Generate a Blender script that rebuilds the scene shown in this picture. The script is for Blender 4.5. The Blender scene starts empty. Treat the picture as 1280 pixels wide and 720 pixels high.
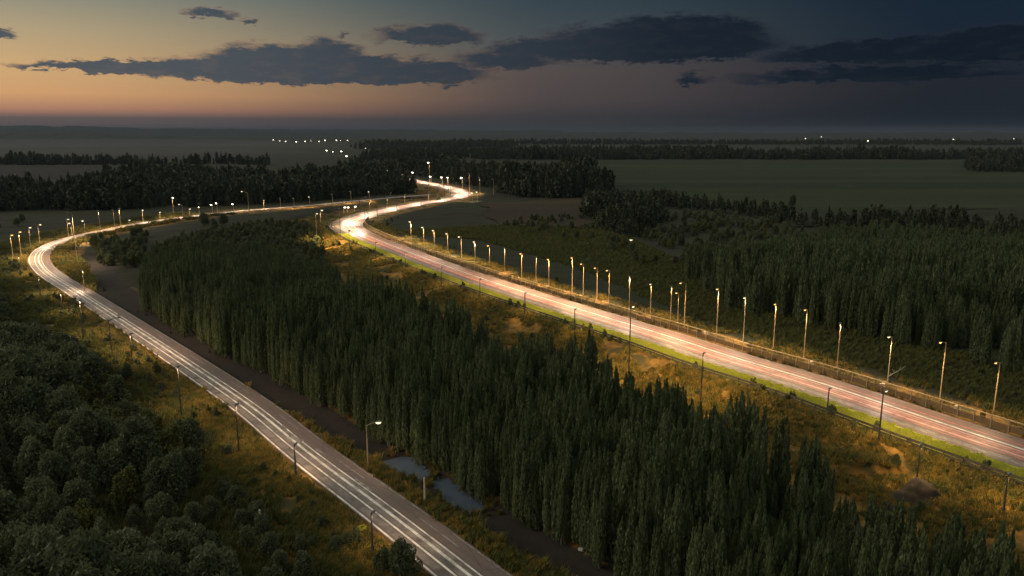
import bpy, bmesh, math, random
import numpy as np
from mathutils import Vector, Matrix
R = math.radians
random.seed(7); rng = np.random.default_rng(7)
S = bpy.context.scene
COL = S.collection

# ------------------------------------------------------------------ camera, sky, exposure
F, H = 960.0, 50.0
TH = math.atan(197.0 / F)
cam_d = bpy.data.cameras.new('camera'); cam = bpy.data.objects.new('camera', cam_d); COL.objects.link(cam)
cam.location = (0, 0, H); cam.rotation_euler = (R(90) - TH, 0, 0)
cam_d.sensor_width = 36; cam_d.lens = 27.0; cam_d.clip_start = 1; cam_d.clip_end = 120000
S.camera = cam
S.view_settings.view_transform = 'Standard'; S.view_settings.look = 'None'
S.view_settings.exposure = 0; S.view_settings.gamma = 1; S.view_settings.use_curve_mapping = False
S.cycles.max_bounces = 5; S.cycles.diffuse_bounces = 2; S.cycles.glossy_bounces = 2
S.cycles.transmission_bounces = 2; S.cycles.transparent_max_bounces = 4; S.cycles.volume_bounces = 0
S.cycles.use_denoising = True; S.cycles.sample_clamp_indirect = 2.0
S.cycles.use_light_tree = True

def lin(r, g, b):
    f = lambda c: (c / 255 / 12.92) if c / 255 <= 0.04045 else ((c / 255 + 0.055) / 1.055) ** 2.4
    return (f(r), f(g), f(b), 1.0)

class NT:
    """small helper around a node tree"""
    def __init__(s, nt): s.nt = nt; nt.nodes.clear()
    def n(s, t, **kw):
        nd = s.nt.nodes.new(t)
        for k, v in kw.items(): setattr(nd, k, v)
        return nd
    def put(s, sock, v):
        if isinstance(v, bpy.types.NodeSocket): s.nt.links.new(v, sock)
        else: sock.default_value = v
    def m(s, op, a, b=None, c=None, clamp=False):
        nd = s.n('ShaderNodeMath', operation=op); nd.use_clamp = clamp
        s.put(nd.inputs[0], a)
        if b is not None: s.put(nd.inputs[1], b)
        if c is not None: s.put(nd.inputs[2], c)
        return nd.outputs[0]
    def mix(s, f, a, b, blend='MIX'):
        nd = s.n('ShaderNodeMix', data_type='RGBA', blend_type=blend)
        s.put(nd.inputs[0], f); s.put(nd.inputs[6], a); s.put(nd.inputs[7], b)
        return nd.outputs[2]
    def ramp(s, f, stops, interp='LINEAR'):
        nd = s.n('ShaderNodeValToRGB'); cr = nd.color_ramp; cr.interpolation = interp
        while len(cr.elements) < len(stops): cr.elements.new(0.5)
        for e, (p, c) in zip(cr.elements, stops): e.position = p; e.color = c
        s.put(nd.inputs[0], f); return nd.outputs[0]
    def smooth(s, v, lo, hi):
        nd = s.n('ShaderNodeMapRange', interpolation_type='SMOOTHSTEP')
        s.put(nd.inputs[0], v); nd.inputs[1].default_value = lo; nd.inputs[2].default_value = hi
        return nd.outputs[0]
    def noise(s, vec, scale, detail=4, rough=0.55, dist=0.0):
        nd = s.n('ShaderNodeTexNoise'); nd.inputs['Scale'].default_value = scale
        nd.inputs['Detail'].default_value = detail; nd.inputs['Roughness'].default_value = rough
        nd.inputs['Distortion'].default_value = dist
        if vec is not None: s.put(nd.inputs['Vector'], vec)
        return nd.outputs['Fac']

def pix_dir(px, py):
    v = Vector((0, math.cos(TH), -math.sin(TH))) + Vector((1, 0, 0)) * ((px - 640) / F) + Vector((0, math.sin(TH), math.cos(TH))) * ((360 - py) / F)
    return v.normalized()
def azel(px, py):
    d = pix_dir(px, py)
    return math.degrees(math.atan2(d.x, d.y)), math.degrees(math.asin(d.z))

SKY_GAIN = 1.0
ZEN = 0.40
def build_sky():
    w = bpy.data.worlds.new('World'); S.world = w; w.use_nodes = True
    t = NT(w.node_tree)
    tc = t.n('ShaderNodeTexCoord').outputs['Generated']
    sp = t.n('ShaderNodeSeparateXYZ'); t.put(sp.inputs[0], tc)
    x, y, z = sp.outputs
    az = t.m('MULTIPLY', t.m('ARCTAN2', x, y), 180 / math.pi)
    el = t.m('MULTIPLY', t.m('ARCSINE', t.m('MAXIMUM', t.m('MINIMUM', z, 1.0), -1.0)), 180 / math.pi)
    tt = t.m('SQRT', t.m('DIVIDE', t.m('MAXIMUM', el, 0.0), 90.0))
    P = lambda e: math.sqrt(e / 90)
    up = [(P(18), (ZEN * .62, ZEN * .74, ZEN * .86, 1)), (P(40), (ZEN * 1.08, ZEN * 1.12, ZEN * 1.0, 1)), (1.0, (ZEN * 1.12, ZEN * 1.12, ZEN * .92, 1))]
    left = [(0, lin(84, 80, 84)), (P(.8), lin(104, 92, 90)), (P(1.35), lin(182, 132, 106)), (P(2.3), lin(216, 164, 114)), (P(4), lin(210, 172, 122)), (P(6.2), lin(180, 162, 128)), (P(9), lin(128, 136, 126))] + up
    mid = [(0, lin(50, 53, 58)), (P(1), lin(62, 60, 63)), (P(2.2), lin(81, 72, 72)), (P(4.2), lin(86, 78, 76)), (P(6), lin(74, 81, 84)), (P(9), lin(56, 70, 78))] + up
    right = [(0, lin(22, 30, 41)), (P(1.5), lin(28, 35, 43)), (P(3.2), lin(33, 38, 46)), (P(6), lin(25, 38, 51)), (P(9), lin(21, 36, 50))] + up
    cl, cm, cr = t.ramp(tt, left), t.ramp(tt, mid), t.ramp(tt, right)
    f1 = t.smooth(az, -33, 0); f1 = t.smooth(az, -36, 4); f2 = t.smooth(az, -3, 30)
    base = t.mix(f2, t.mix(f1, cl, cm), cr)
    # clouds: soft-edged banks laid out by azimuth and elevation, torn up by noise
    cb = t.n('ShaderNodeCombineXYZ'); t.put(cb.inputs[0], az); t.put(cb.inputs[1], t.m('MULTIPLY', el, 3.2))
    nA = t.noise(cb.outputs[0], 0.55, 7, 0.62); nB = t.noise(cb.outputs[0], 0.16, 5, 0.55, 0.4)
    nC = t.noise(cb.outputs[0], 2.1, 4, 0.6)
    azw = t.m('ADD', az, t.m('MULTIPLY', t.m('SUBTRACT', nB, .5), 6.0))
    elw = t.m('ADD', el, t.m('MULTIPLY', t.m('SUBTRACT', nA, .5), 1.7))
    elw = t.m('ADD', elw, t.m('MULTIPLY', t.m('SUBTRACT', nC, .5), .6))
    fld = None
    # (x0, x1, y of the flat base, y of the top, gain)
    banks = [(-5, 360, 93, 74, 1.6), (150, 630, 107, 64, 1.9), (225, 480, 98, 52, 1.25), (345, 470, 84, 44, 1.0), (560, 700, 88, 56, .8), (470, 610, 58, 28, 1),
             (600, 800, 72, 44, 1.0), (640, 990, 80, 22, 1.35), (720, 960, 58, 16, 1.2), (940, 1330, 78, 42, 1.15), (900, 1330, 104, 78, 1.0), (1120, 1400, 80, 26, 1.3),
             (222, 300, 22, 8, .9), (290, 328, 30, 22, .8), (845, 900, 108, 88, .8), (540, 572, 110, 104, .7), (-30, 24, 50, 36, .9), (430, 452, 46, 40, .5)]
    for x0, x1, yb, yt, g in banks:
        a0, _ = azel(x0, 80); a1, _ = azel(x1, 80)
        eb = azel((x0 + x1) / 2, yb)[1]; et = azel((x0 + x1) / 2, yt)[1]
        ec = eb + (et - eb) * .3
        da = t.m('DIVIDE', t.m('SUBTRACT', azw, (a0 + a1) / 2), (a1 - a0) / 2)
        de = t.m('SUBTRACT', elw, ec)
        du = t.m('DIVIDE', t.m('MAXIMUM', de, 0.0), (et - ec))
        dd = t.m('DIVIDE', t.m('MINIMUM', de, 0.0), (ec - eb))
        v = t.m('ADD', t.m('MULTIPLY', da, da), t.m('ADD', t.m('MULTIPLY', du, du), t.m('MULTIPLY', dd, dd)))
        v = t.m('MULTIPLY', t.m('SUBTRACT', 1.0, v), g)
        fld = v if fld is None else t.m('MAXIMUM', fld, v)
    mask = t.smooth(fld, -0.2, 0.6)
    ccl = t.mix(t.smooth(az, -30, 2), lin(74, 84, 92), lin(48, 57, 67))
    ccl = t.mix(t.smooth(az, -4, 14), ccl, lin(23, 33, 44))
    ccl = t.mix(t.smooth(az, 12, 30), ccl, lin(17, 27, 38))
    rim = t.mix(t.smooth(az, -30, 16), lin(118, 102, 94), lin(42, 46, 56))
    ccl = t.mix(t.m('MULTIPLY', t.smooth(nA, .45, .7), .3), ccl, rim)
    thin_ = t.m('MULTIPLY', t.m('SUBTRACT', 1.0, t.smooth(fld, .05, .6)), .7)
    ccl = t.mix(thin_, ccl, t.mix(t.smooth(az, -32, 12), lin(150, 118, 98), lin(40, 46, 58)))
    col = t.mix(t.m('MULTIPLY', mask, .97), base, ccl)
    bg = t.n('ShaderNodeBackground'); t.put(bg.inputs[0], col); bg.inputs[1].default_value = SKY_GAIN
    o = t.n('ShaderNodeOutputWorld'); t.put(o.inputs[0], bg.outputs[0])
build_sky()
# the last glow of the set sun, low on the left
sd = bpy.data.lights.new('sun', 'SUN'); sd.energy = 1.4; sd.angle = R(40); sd.color = (1, .88, .70)
so = bpy.data.objects.new('sun', sd); COL.objects.link(so)
so.rotation_euler = Vector((-.86, .02, .42)).to_track_quat('Z', 'Y').to_euler()

# ------------------------------------------------------------------ helpers
def at(px, py, z=0.0):
    d = pix_dir(px, py); k = (z - H) / d.z
    return Vector((d.x * k, d.y * k, z))
def height_to(P, py):
    a = (360 - py) / F
    return H + P.y * (a * math.cos(TH) - math.sin(TH)) / (math.cos(TH) + a * math.sin(TH))
def pix_of(P):
    dy, dz = P[1], P[2] - H
    w = dy * math.cos(TH) - dz * math.sin(TH)
    return 640 + F * P[0] / w, 360 - F * (dy * math.sin(TH) + dz * math.cos(TH)) / w

def tag(o, label=None, cat=None, group=None, kind=None):
    if label: o['label'] = label
    if cat: o['category'] = cat
    if group: o['group'] = group
    if kind: o['kind'] = kind
    return o
def empty(name, loc=(0, 0, 0), rz=0.0):
    o = bpy.data.objects.new(name, None); COL.objects.link(o); o.location = loc; o.rotation_euler = (0, 0, rz)
    o.empty_display_size = .5; return o
def meshobj(name, verts, faces, mats, parent=None, mi=None, smooth=False):
    me = bpy.data.meshes.new(name); me.from_pydata([tuple(v) for v in verts], [], faces)
    for m in (mats if isinstance(mats, (list, tuple)) else [mats]): me.materials.append(m)
    if mi is not None: me.polygons.foreach_set('material_index', mi)
    if smooth: me.polygons.foreach_set('use_smooth', [True] * len(me.polygons))
    me.update()
    o = bpy.data.objects.new(name, me); COL.objects.link(o); o.parent = parent; return o

class MB:
    def __init__(s): s.v = []; s.f = []
    def tube(s, pts, rads, seg=8, cap=True):
        pts = [Vector(p) for p in pts]; n0 = len(s.v)
        for i, p in enumerate(pts):
            d = (pts[min(i + 1, len(pts) - 1)] - pts[max(i - 1, 0)]).normalized()
            a = d.cross(Vector((0, 0, 1)) if abs(d.z) < .9 else Vector((1, 0, 0))).normalized(); b = d.cross(a)
            for k in range(seg):
                q = 2 * math.pi * k / seg
                s.v.append(p + (a * math.cos(q) + b * math.sin(q)) * rads[i])
        for i in range(len(pts) - 1):
            for k in range(seg):
                s.f.append((n0 + i * seg + k, n0 + i * seg + (k + 1) % seg, n0 + (i + 1) * seg + (k + 1) % seg, n0 + (i + 1) * seg + k))
        if cap:
            s.f.append(tuple(n0 + k for k in range(seg))[::-1]); s.f.append(tuple(n0 + (len(pts) - 1) * seg + k for k in range(seg)))
        return s
    def box(s, c, sx, sy, sz, rz=0.0, taper=1.0):
        n0 = len(s.v); cs, sn = math.cos(rz), math.sin(rz)
        for dz, k in ((-1, 1), (1, taper)):
            for dx, dy in ((-1, -1), (1, -1), (1, 1), (-1, 1)):
                X, Y = dx * sx / 2 * k, dy * sy / 2 * k
                s.v.append(Vector((c[0] + X * cs - Y * sn, c[1] + X * sn + Y * cs, c[2] + dz * sz / 2)))
        for f in ((3, 2, 1, 0), (4, 5, 6, 7), (0, 1, 5, 4), (1, 2, 6, 5), (2, 3, 7, 6), (3, 0, 4, 7)): s.f.append(tuple(n0 + i for i in f))
        return s
    def ell(s, c, rx, ry, rz_, seg=10, rings=6, lo=-1.0, hi=1.0, ang=0.0):
        n0 = len(s.v); ca, sa = math.cos(ang), math.sin(ang)
        for i in range(rings + 1):
            zz = lo + (hi - lo) * i / rings; zz = max(-.999, min(.999, zz)); rr = math.sqrt(1 - zz * zz)
            for k in range(seg):
                q = 2 * math.pi * k / seg; X, Y = rx * rr * math.cos(q), ry * rr * math.sin(q)
                s.v.append(Vector((c[0] + X * ca - Y * sa, c[1] + X * sa + Y * ca, c[2] + zz * rz_)))
        for i in range(rings):
            for k in range(seg):
                s.f.append((n0 + i * seg + k, n0 + i * seg + (k + 1) % seg, n0 + (i + 1) * seg + (k + 1) % seg, n0 + (i + 1) * seg + k))
        s.f.append(tuple(n0 + k for k in range(seg))[::-1]); s.f.append(tuple(n0 + rings * seg + k for k in range(seg)))
        return s
    def build(s, name, mat, parent=None, smooth=False): return meshobj(name, s.v, s.f, mat, parent, smooth=smooth)

# ------------------------------------------------------------------ materials
def new_mat(name):
    m = bpy.data.materials.new(name); m.use_nodes = True; return m, NT(m.node_tree)
def finish(t, bsdf): o = t.n('ShaderNodeOutputMaterial'); t.put(o.inputs[0], bsdf)
def pbr(t, col, rough=.8, metal=0.0, spec=.3, bump=None, bdist=.05, bstr=.5):
    b = t.n('ShaderNodeBsdfPrincipled'); t.put(b.inputs['Base Color'], col); t.put(b.inputs['Roughness'], rough)
    b.inputs['Metallic'].default_value = metal; b.inputs['Specular IOR Level'].default_value = spec
    if bump is not None:
        bn = t.n('ShaderNodeBump'); bn.inputs['Strength'].default_value = bstr; bn.inputs['Distance'].default_value = bdist
        t.put(bn.inputs['Height'], bump); t.put(b.inputs['Normal'], bn.outputs[0])
    return b
def simple(name, c, rough=.7, metal=0.0, var=.25, scale=3.0, spec=.3):
    m, t = new_mat(name); tc = t.n('ShaderNodeTexCoord').outputs['Object']
    n = t.noise(tc, scale, 4, .6)
    col = t.mix(n, tuple(k * (1 - var) for k in c[:3]) + (1,), tuple(k * (1 + var) for k in c[:3]) + (1,))
    finish(t, pbr(t, col, rough, metal, spec).outputs[0]); return m
def emit(name, c, strength):
    m, t = new_mat(name); e = t.n('ShaderNodeEmission'); e.inputs[0].default_value = tuple(c) + (1,); e.inputs[1].default_value = strength
    finish(t, e.outputs[0]); m.cycles.emission_sampling = 'NONE'; return m
def leaf_mat(name, c0, c1, trans=.25):
    m, t = new_mat(name)
    oi = t.n('ShaderNodeObjectInfo').outputs['Random']; g = t.n('ShaderNodeNewGeometry').outputs['Random Per Island']
    f = t.m('ADD', t.m('MULTIPLY', oi, .6), t.m('MULTIPLY', g, .4))
    col = t.mix(f, c0 + (1,), c1 + (1,))
    col = t.mix(t.m('MULTIPLY', t.m('GREATER_THAN', g, .93), .5), col, tuple(min(.3, k * 1.5) for k in c1) + (1,))
    d = pbr(t, col, .6, 0, .25); tr = t.n('ShaderNodeBsdfTranslucent'); t.put(tr.inputs[0], col)
    mx = t.n('ShaderNodeMixShader'); mx.inputs[0].default_value = trans; t.put(mx.inputs[1], d.outputs[0]); t.put(mx.inputs[2], tr.outputs[0])
    finish(t, mx.outputs[0]); return m

M_POP = leaf_mat('poplar_leaves', (.074, .100, .040), (.140, .165, .072), .42)
M_BUSH = leaf_mat('bush_leaves', (.066, .080, .036), (.122, .138, .064), .35)
M_OLIVE = leaf_mat('olive_leaves', (.07, .075, .018), (.13, .12, .03))
M_FAR = leaf_mat('far_leaves', (.030, .040, .019), (.056, .066, .030), .1)
M_LIME = leaf_mat('lime_leaves', (.20, .22, .02), (.34, .34, .04))
M_GOLD = leaf_mat('dry_grass', (.15, .105, .022), (.30, .205, .05), .3)
M_GREENG = leaf_mat('green_grass', (.06, .068, .018), (.12, .12, .03), .3)
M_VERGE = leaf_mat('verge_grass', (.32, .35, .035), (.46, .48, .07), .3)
M_BARK = simple('bark', (.10, .085, .06), .9, var=.4, scale=6)
M_PALEBARK = simple('pale_bark', (.38, .33, .24), .9, var=.3, scale=6)
M_POLE = simple('amber_tinted_pole', (.42, .31, .17), .5, .1, .15, 2)  # pole colour holds the amber cast of the lamps
M_DARKPOLE = simple('dark_pole', (.08, .07, .06), .6, .2, .2, 2)
M_HOUS = simple('lamp_housing', (.22, .21, .2), .5, .2, .1, 4)
M_RAIL = simple('weathered_rail', (.26, .20, .12), .7, .2, .35, 1.3)
M_RAILD = simple('dark_rail', (.07, .06, .045), .7, .2, .35, 1.3)
M_STONE = simple('pale_stone', (.36, .33, .29), .85, 0, .3, 2)
M_BOX = simple('painted_cabinet', (.34, .29, .2), .6, 0, .2, 2)
M_EARTH = simple('dark_earth', (.022, .017, .013), .95, 0, .4, 1.2)
WARM = (1.0, .66, .28); PALE = (1.0, .84, .58); WHITE = (1.0, .95, .88)
E_WARM = emit('lamp_glow_amber', (1, .50, .13), 3.2); E_PALE = emit('lamp_glow_pale', (1, .76, .42), 2.6); E_WHITE = emit('lamp_glow_white', (1, .86, .64), 14); E_DIM = emit('lamp_glow_dim', PALE, 1.6)

def ground_mat():
    m, t = new_mat('ground'); tc = t.n('ShaderNodeNewGeometry').outputs['Position']
    n1 = t.noise(tc, .05, 6, .6); n2 = t.noise(tc, .5, 5, .65); n3 = t.noise(tc, .008, 5, .6)
    green = t.mix(n1, (.015, .020, .009, 1), (.030, .034, .015, 1)); green = t.mix(t.smooth(n2, .4, .7), green, (.038, .035, .017, 1))
    green = t.mix(t.smooth(n3, .42, .62), green, (.025, .024, .013, 1))
    dry = t.mix(t.smooth(n2, .3, .7), (.085, .052, .013, 1), (.21, .118, .028, 1)); dry = t.mix(t.smooth(t.noise(tc, .16, 4), .46, .58), dry, (.05, .044, .016, 1))
    mud = t.mix(n2, (.018, .015, .012, 1), (.036, .029, .022, 1))
    ad = t.n('ShaderNodeAttribute', attribute_name='dry').outputs['Fac']; am = t.n('ShaderNodeAttribute', attribute_name='mud').outputs['Fac']
    jit = t.m('MULTIPLY', t.m('SUBTRACT', n2, .5), .5)
    col = t.mix(t.smooth(t.m('ADD', ad, jit), .3, .6), green, dry)
    col = t.mix(t.smooth(t.m('ADD', am, jit), .35, .6), col, mud)
    finish(t, pbr(t, col, .95, 0, .15, n2, .25, .7).outputs[0]); return m
def asphalt(name, c, var=.2):
    m, t = new_mat(name); tc = t.n('ShaderNodeNewGeometry').outputs['Position']
    n = t.noise(tc, .25, 6, .65); n2 = t.noise(tc, 8, 3, .7); v = t.n('ShaderNodeAttribute', attribute_name='across').outputs['Fac']
    wear = t.m('MULTIPLY', t.m('ADD', t.m('SINE', t.m('MULTIPLY', v, 5.2)), 1), .5)
    f = t.m('ADD', t.m('MULTIPLY', n, .6), t.m('ADD', t.m('MULTIPLY', n2, .25), t.m('MULTIPLY', wear, .2)))
    col = t.mix(f, tuple(k * (1 - var * 1.6) for k in c) + (1,), tuple(k * (1 + var * 1.6) for k in c) + (1,))
    vo = t.n('ShaderNodeTexVoronoi', feature='DISTANCE_TO_EDGE'); vo.inputs['Scale'].default_value = .13; t.put(vo.inputs['Vector'], t.mix(.25, tc, t.n('ShaderNodeTexNoise').outputs['Color']))
    col = t.mix(t.m('MULTIPLY', t.m('LESS_THAN', vo.outputs[0], .006), .35), col, (.02, .018, .016, 1))
    finish(t, pbr(t, col, .55, 0, .35, n2, .01, .4).outputs[0]); return m
def paint(name, c, worn=.35, scale=.8):
    m, t = new_mat(name); tc = t.n('ShaderNodeNewGeometry').outputs['Position']
    n = t.noise(tc, scale, 6, .7)
    col = t.mix(t.smooth(n, 1 - worn - .22, 1 - worn + .12), c + (1,), tuple(k * .35 for k in c) + (1,))
    finish(t, pbr(t, col, .5, 0, .4).outputs[0]); return m
M_GROUND = ground_mat()
M_ASL = asphalt('asphalt', (.125, .092, .076)); M_ASR = asphalt('trail_tinted_asphalt', (.135, .088, .072))  # right road's red tint is trail light put into its colour
M_WHITE = paint('white_light_trail', (.80, .75, .67), .42, .35); M_FADED = paint('faded_road_paint', (.36, .32, .29), .5)  # white stands in for vehicle light trails, painted as road colour
M_PINK = paint('pink_light_trail', (.76, .36, .29), .4, .3); M_RED = paint('red_light_trail', (.55, .16, .11), .4)  # pink and red: tail-light trails painted into the colour

# ------------------------------------------------------------------ road lines on the ground
def catmull(pts, step=3.0):
    P = [Vector((p.x, p.y)) for p in pts]; P = [2 * P[0] - P[1]] + P + [2 * P[-1] - P[-2]]; out = []
    for i in range(1, len(P) - 2):
        n = max(2, int((P[i + 1] - P[i]).length / step))
        for k in range(n):
            u = k / n
            out.append(.5 * ((2 * P[i]) + (P[i + 1] - P[i - 1]) * u + (2 * P[i - 1] - 5 * P[i] + 4 * P[i + 1] - P[i + 2]) * u * u + (3 * P[i] - P[i - 1] - 3 * P[i + 1] + P[i + 2]) * u ** 3))
    out.append(P[-2]); a = np.array([tuple(p) for p in out])
    for _ in range(6): a[1:-1] = .25 * a[:-2] + .5 * a[1:-1] + .25 * a[2:]
    d = np.r_[0, np.cumsum(np.hypot(*np.diff(a, axis=0).T))]; s = np.arange(0, d[-1], step)
    return np.c_[np.interp(s, d, a[:, 0]), np.interp(s, d, a[:, 1])]
def normals(c):
    g = np.gradient(c, axis=0); g /= np.hypot(*g.T)[:, None]
    for _ in range(3): g[1:-1] = .25 * g[:-2] + .5 * g[1:-1] + .25 * g[2:]
    g /= np.hypot(*g.T)[:, None]
    return np.c_[g[:, 1], -g[:, 0]]          # to the right of travel
LP = [(722, 826), (655, 772), (588, 718), (470, 627), (409, 583), (357, 542), (328, 517), (257, 468), (167, 409), (100, 366), (58, 339), (49, 321), (62, 308), (90, 297.5), (123, 290), (180, 279), (235, 271.3), (295, 264.5), (350, 260), (400, 256), (450, 251), (500, 246.5), (537, 243.5)]
RP = [(1560, 708), (1360, 636), (1265, 601), (1174, 569), (1082, 535), (960, 490), (865, 460), (790, 432.5), (715, 407.5), (640, 382), (580, 361), (520, 338), (470, 317), (430, 299), (413, 288), (411, 282), (418, 275.5), (445, 266.5), (480, 259), (520, 252), (545, 248.5), (560, 244.5), (560, 240), (545, 234.5), (507, 226.5), (480, 220.5), (462, 216.5), (440, 213)]
LC = catmull([at(*p) for p in LP]); LN = normals(LC)          # centre line of the left road
RC = catmull([at(*p) for p in RP]); RN = normals(RC)          # left barrier of the right road
LW = 3.7; R0, R1 = 5.6, 18.0

def ribbon(name, C, N, a, b, z, mat, i0=0, i1=None, parent=None, div=1, dash=None, kind='structure', thick=False):
    i1 = len(C) if i1 is None else i1
    v, f, ac = [], [], []
    cols = [a + (b - a) * k / div for k in range(div + 1)]
    for i in range(i0, i1):
        for o in cols: p = C[i] + N[i] * o; v.append((p[0], p[1], z)); ac.append(o)
    w = div + 1
    for i in range(i1 - i0 - 1):
        if dash and (i % dash[1]) >= dash[0]: continue
        for k in range(div): f.append((i * w + k, i * w + k + 1, (i + 1) * w + k + 1, (i + 1) * w + k))
    o = meshobj(name, v, f, mat, parent)
    at_ = o.data.attributes.new('across', 'FLOAT', 'POINT'); at_.data.foreach_set('value', ac)
    if kind and parent is None: o['kind'] = kind
    return o
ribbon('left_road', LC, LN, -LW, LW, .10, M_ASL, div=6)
for o_, w_, m_, ds in ((-3.35, .26, M_WHITE, None), (-1.55, .30, M_WHITE, None), (-.25, .42, M_WHITE, None), (.75, .24, M_WHITE, (60, 61)), (2.2, .22, M_FADED, (3, 8)), (3.4, .2, M_FADED, (9, 11))):  # white stripes are light trails put into the road colour
    ribbon('left_road_trail_and_mark', LC, LN, o_ - w_ / 2, o_ + w_ / 2, .106, m_, dash=ds)
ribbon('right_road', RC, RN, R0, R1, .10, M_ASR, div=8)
for o_, w_, m_, ds in ((13.3, .42, M_WHITE, None), (12.2, .2, M_PINK, None), (10.2, .55, M_PINK, None), (9.1, .3, M_RED, None), (11.2, .35, M_RED, None), (7.3, .25, M_FADED, None), (5.95, .2, M_FADED, None), (14.9, .3, M_RED, None), (17.4, .2, M_FADED, None)):  # white, pink and red stripes are painted light trails
    ribbon('right_road_trail_and_mark', RC, RN, o_ - w_ / 2, o_ + w_ / 2, .106, m_, dash=ds)
M_TRAILGLOW = paint('pale_trail_glow', (.26, .215, .18), .45, .3); M_ROSE = paint('rose_trail_glow', (.30, .17, .135), .4, .3)  # bands paint the cream and rose glow around the light trails
for a_, b_ in ((-2.9, -1.9), (-1.2, .5)): ribbon('left_road_trail_and_mark', LC, LN, a_, b_, .103, M_TRAILGLOW)
for a_, b_, m_ in ((9.4, 12.6, M_ROSE), (12.9, 14.0, M_TRAILGLOW), (6.6, 8.2, M_TRAILGLOW)): ribbon('right_road_trail_and_mark', RC, RN, a_, b_, .103, m_)
# worn turning marks on the left road
def patch(pts, z=.107):
    return meshobj('left_road_trail_and_mark', [at(*p, z) for p in pts], [tuple(range(len(pts)))], M_FADED)
for pts in ([(352, 531), (356, 532), (362, 542), (358, 541)], [(362, 543), (380, 550), (378, 552.5), (361, 546)], [(395, 560), (407, 567), (405, 568.5), (394, 562)], [(443, 596), (466, 613), (463, 614), (442, 598)], [(510, 684), (521, 689), (518, 691), (510, 687)]):
    patch(pts)['kind'] = 'structure'

def vnoise(P, sc, seed):
    r = np.random.default_rng(seed); G = r.random((256, 256)); q = P / sc + 500
    i = np.floor(q).astype(int); f = q - i; f = f * f * (3 - 2 * f); i %= 255
    a = G[i[:, 0], i[:, 1]]; b = G[i[:, 0] + 1, i[:, 1]]; c = G[i[:, 0], i[:, 1] + 1]; d = G[i[:, 0] + 1, i[:, 1] + 1]
    return (a * (1 - f[:, 0]) + b * f[:, 0]) * (1 - f[:, 1]) + (c * (1 - f[:, 0]) + d * f[:, 0]) * f[:, 1] - .5
# ------------------------------------------------------------------ ground
CR_L = [(105, 322), (112, 345), (130, 374), (178, 408), (243, 447), (318, 495), (392, 540), (478, 590), (573, 650), (671, 712), (790, 790)]
CR_R = [(140, 312), (152, 338), (176, 370), (250, 413), (320, 445), (395, 487), (475, 532), (567, 580), (657, 634), (723, 668), (850, 745)]
CC = catmull([(at(*a) + at(*b)) / 2 for a, b in zip(CR_L, CR_R)])
CHW = np.array([((at(*a) - at(*b)).length) * .36 for a, b in zip(CR_L, CR_R)])
def poly_dist(P, C):
    best = np.full(len(P), 1e9); side = np.zeros(len(P)); N = normals(C); idx = np.zeros(len(P), int)
    for s in range(0, len(C)):
        d = np.hypot(P[:, 0] - C[s, 0], P[:, 1] - C[s, 1]); m = d < best
        best[m] = d[m]; idx[m] = s
    sd = ((P - C[idx]) * N[idx]).sum(1)
    return best, np.where(best > 6, np.sign(sd) * best, sd), idx
def in_poly(P, poly):
    x, y = P[:, 0], P[:, 1]; r = np.zeros(len(P), bool); n = len(poly)
    for i in range(n):
        (x0, y0), (x1, y1) = poly[i], poly[(i + 1) % n]
        c = ((y0 > y) != (y1 > y)) & (x < (x1 - x0) * (y - y0) / (y1 - y0 + 1e-12) + x0); r ^= c
    return r
PONDS = [[tuple(at(*p, -1.1))[:2] for p in q] for q in ([(476, 578), (492, 571), (515, 571), (534, 578), (540, 590), (533, 603), (517, 598), (495, 590)], [(548, 590), (563, 593), (585, 607), (608, 629), (606, 640), (588, 645), (566, 636), (549, 622), (543, 605)])]
sst = lambda x, a, b: (lambda t: t * t * (3 - 2 * t))(np.clip((x - a) / (b - a), 0, 1))
CHW_I = np.interp(np.linspace(0, 1, len(CC)), np.linspace(0, 1, len(CHW)), CHW)
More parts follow.
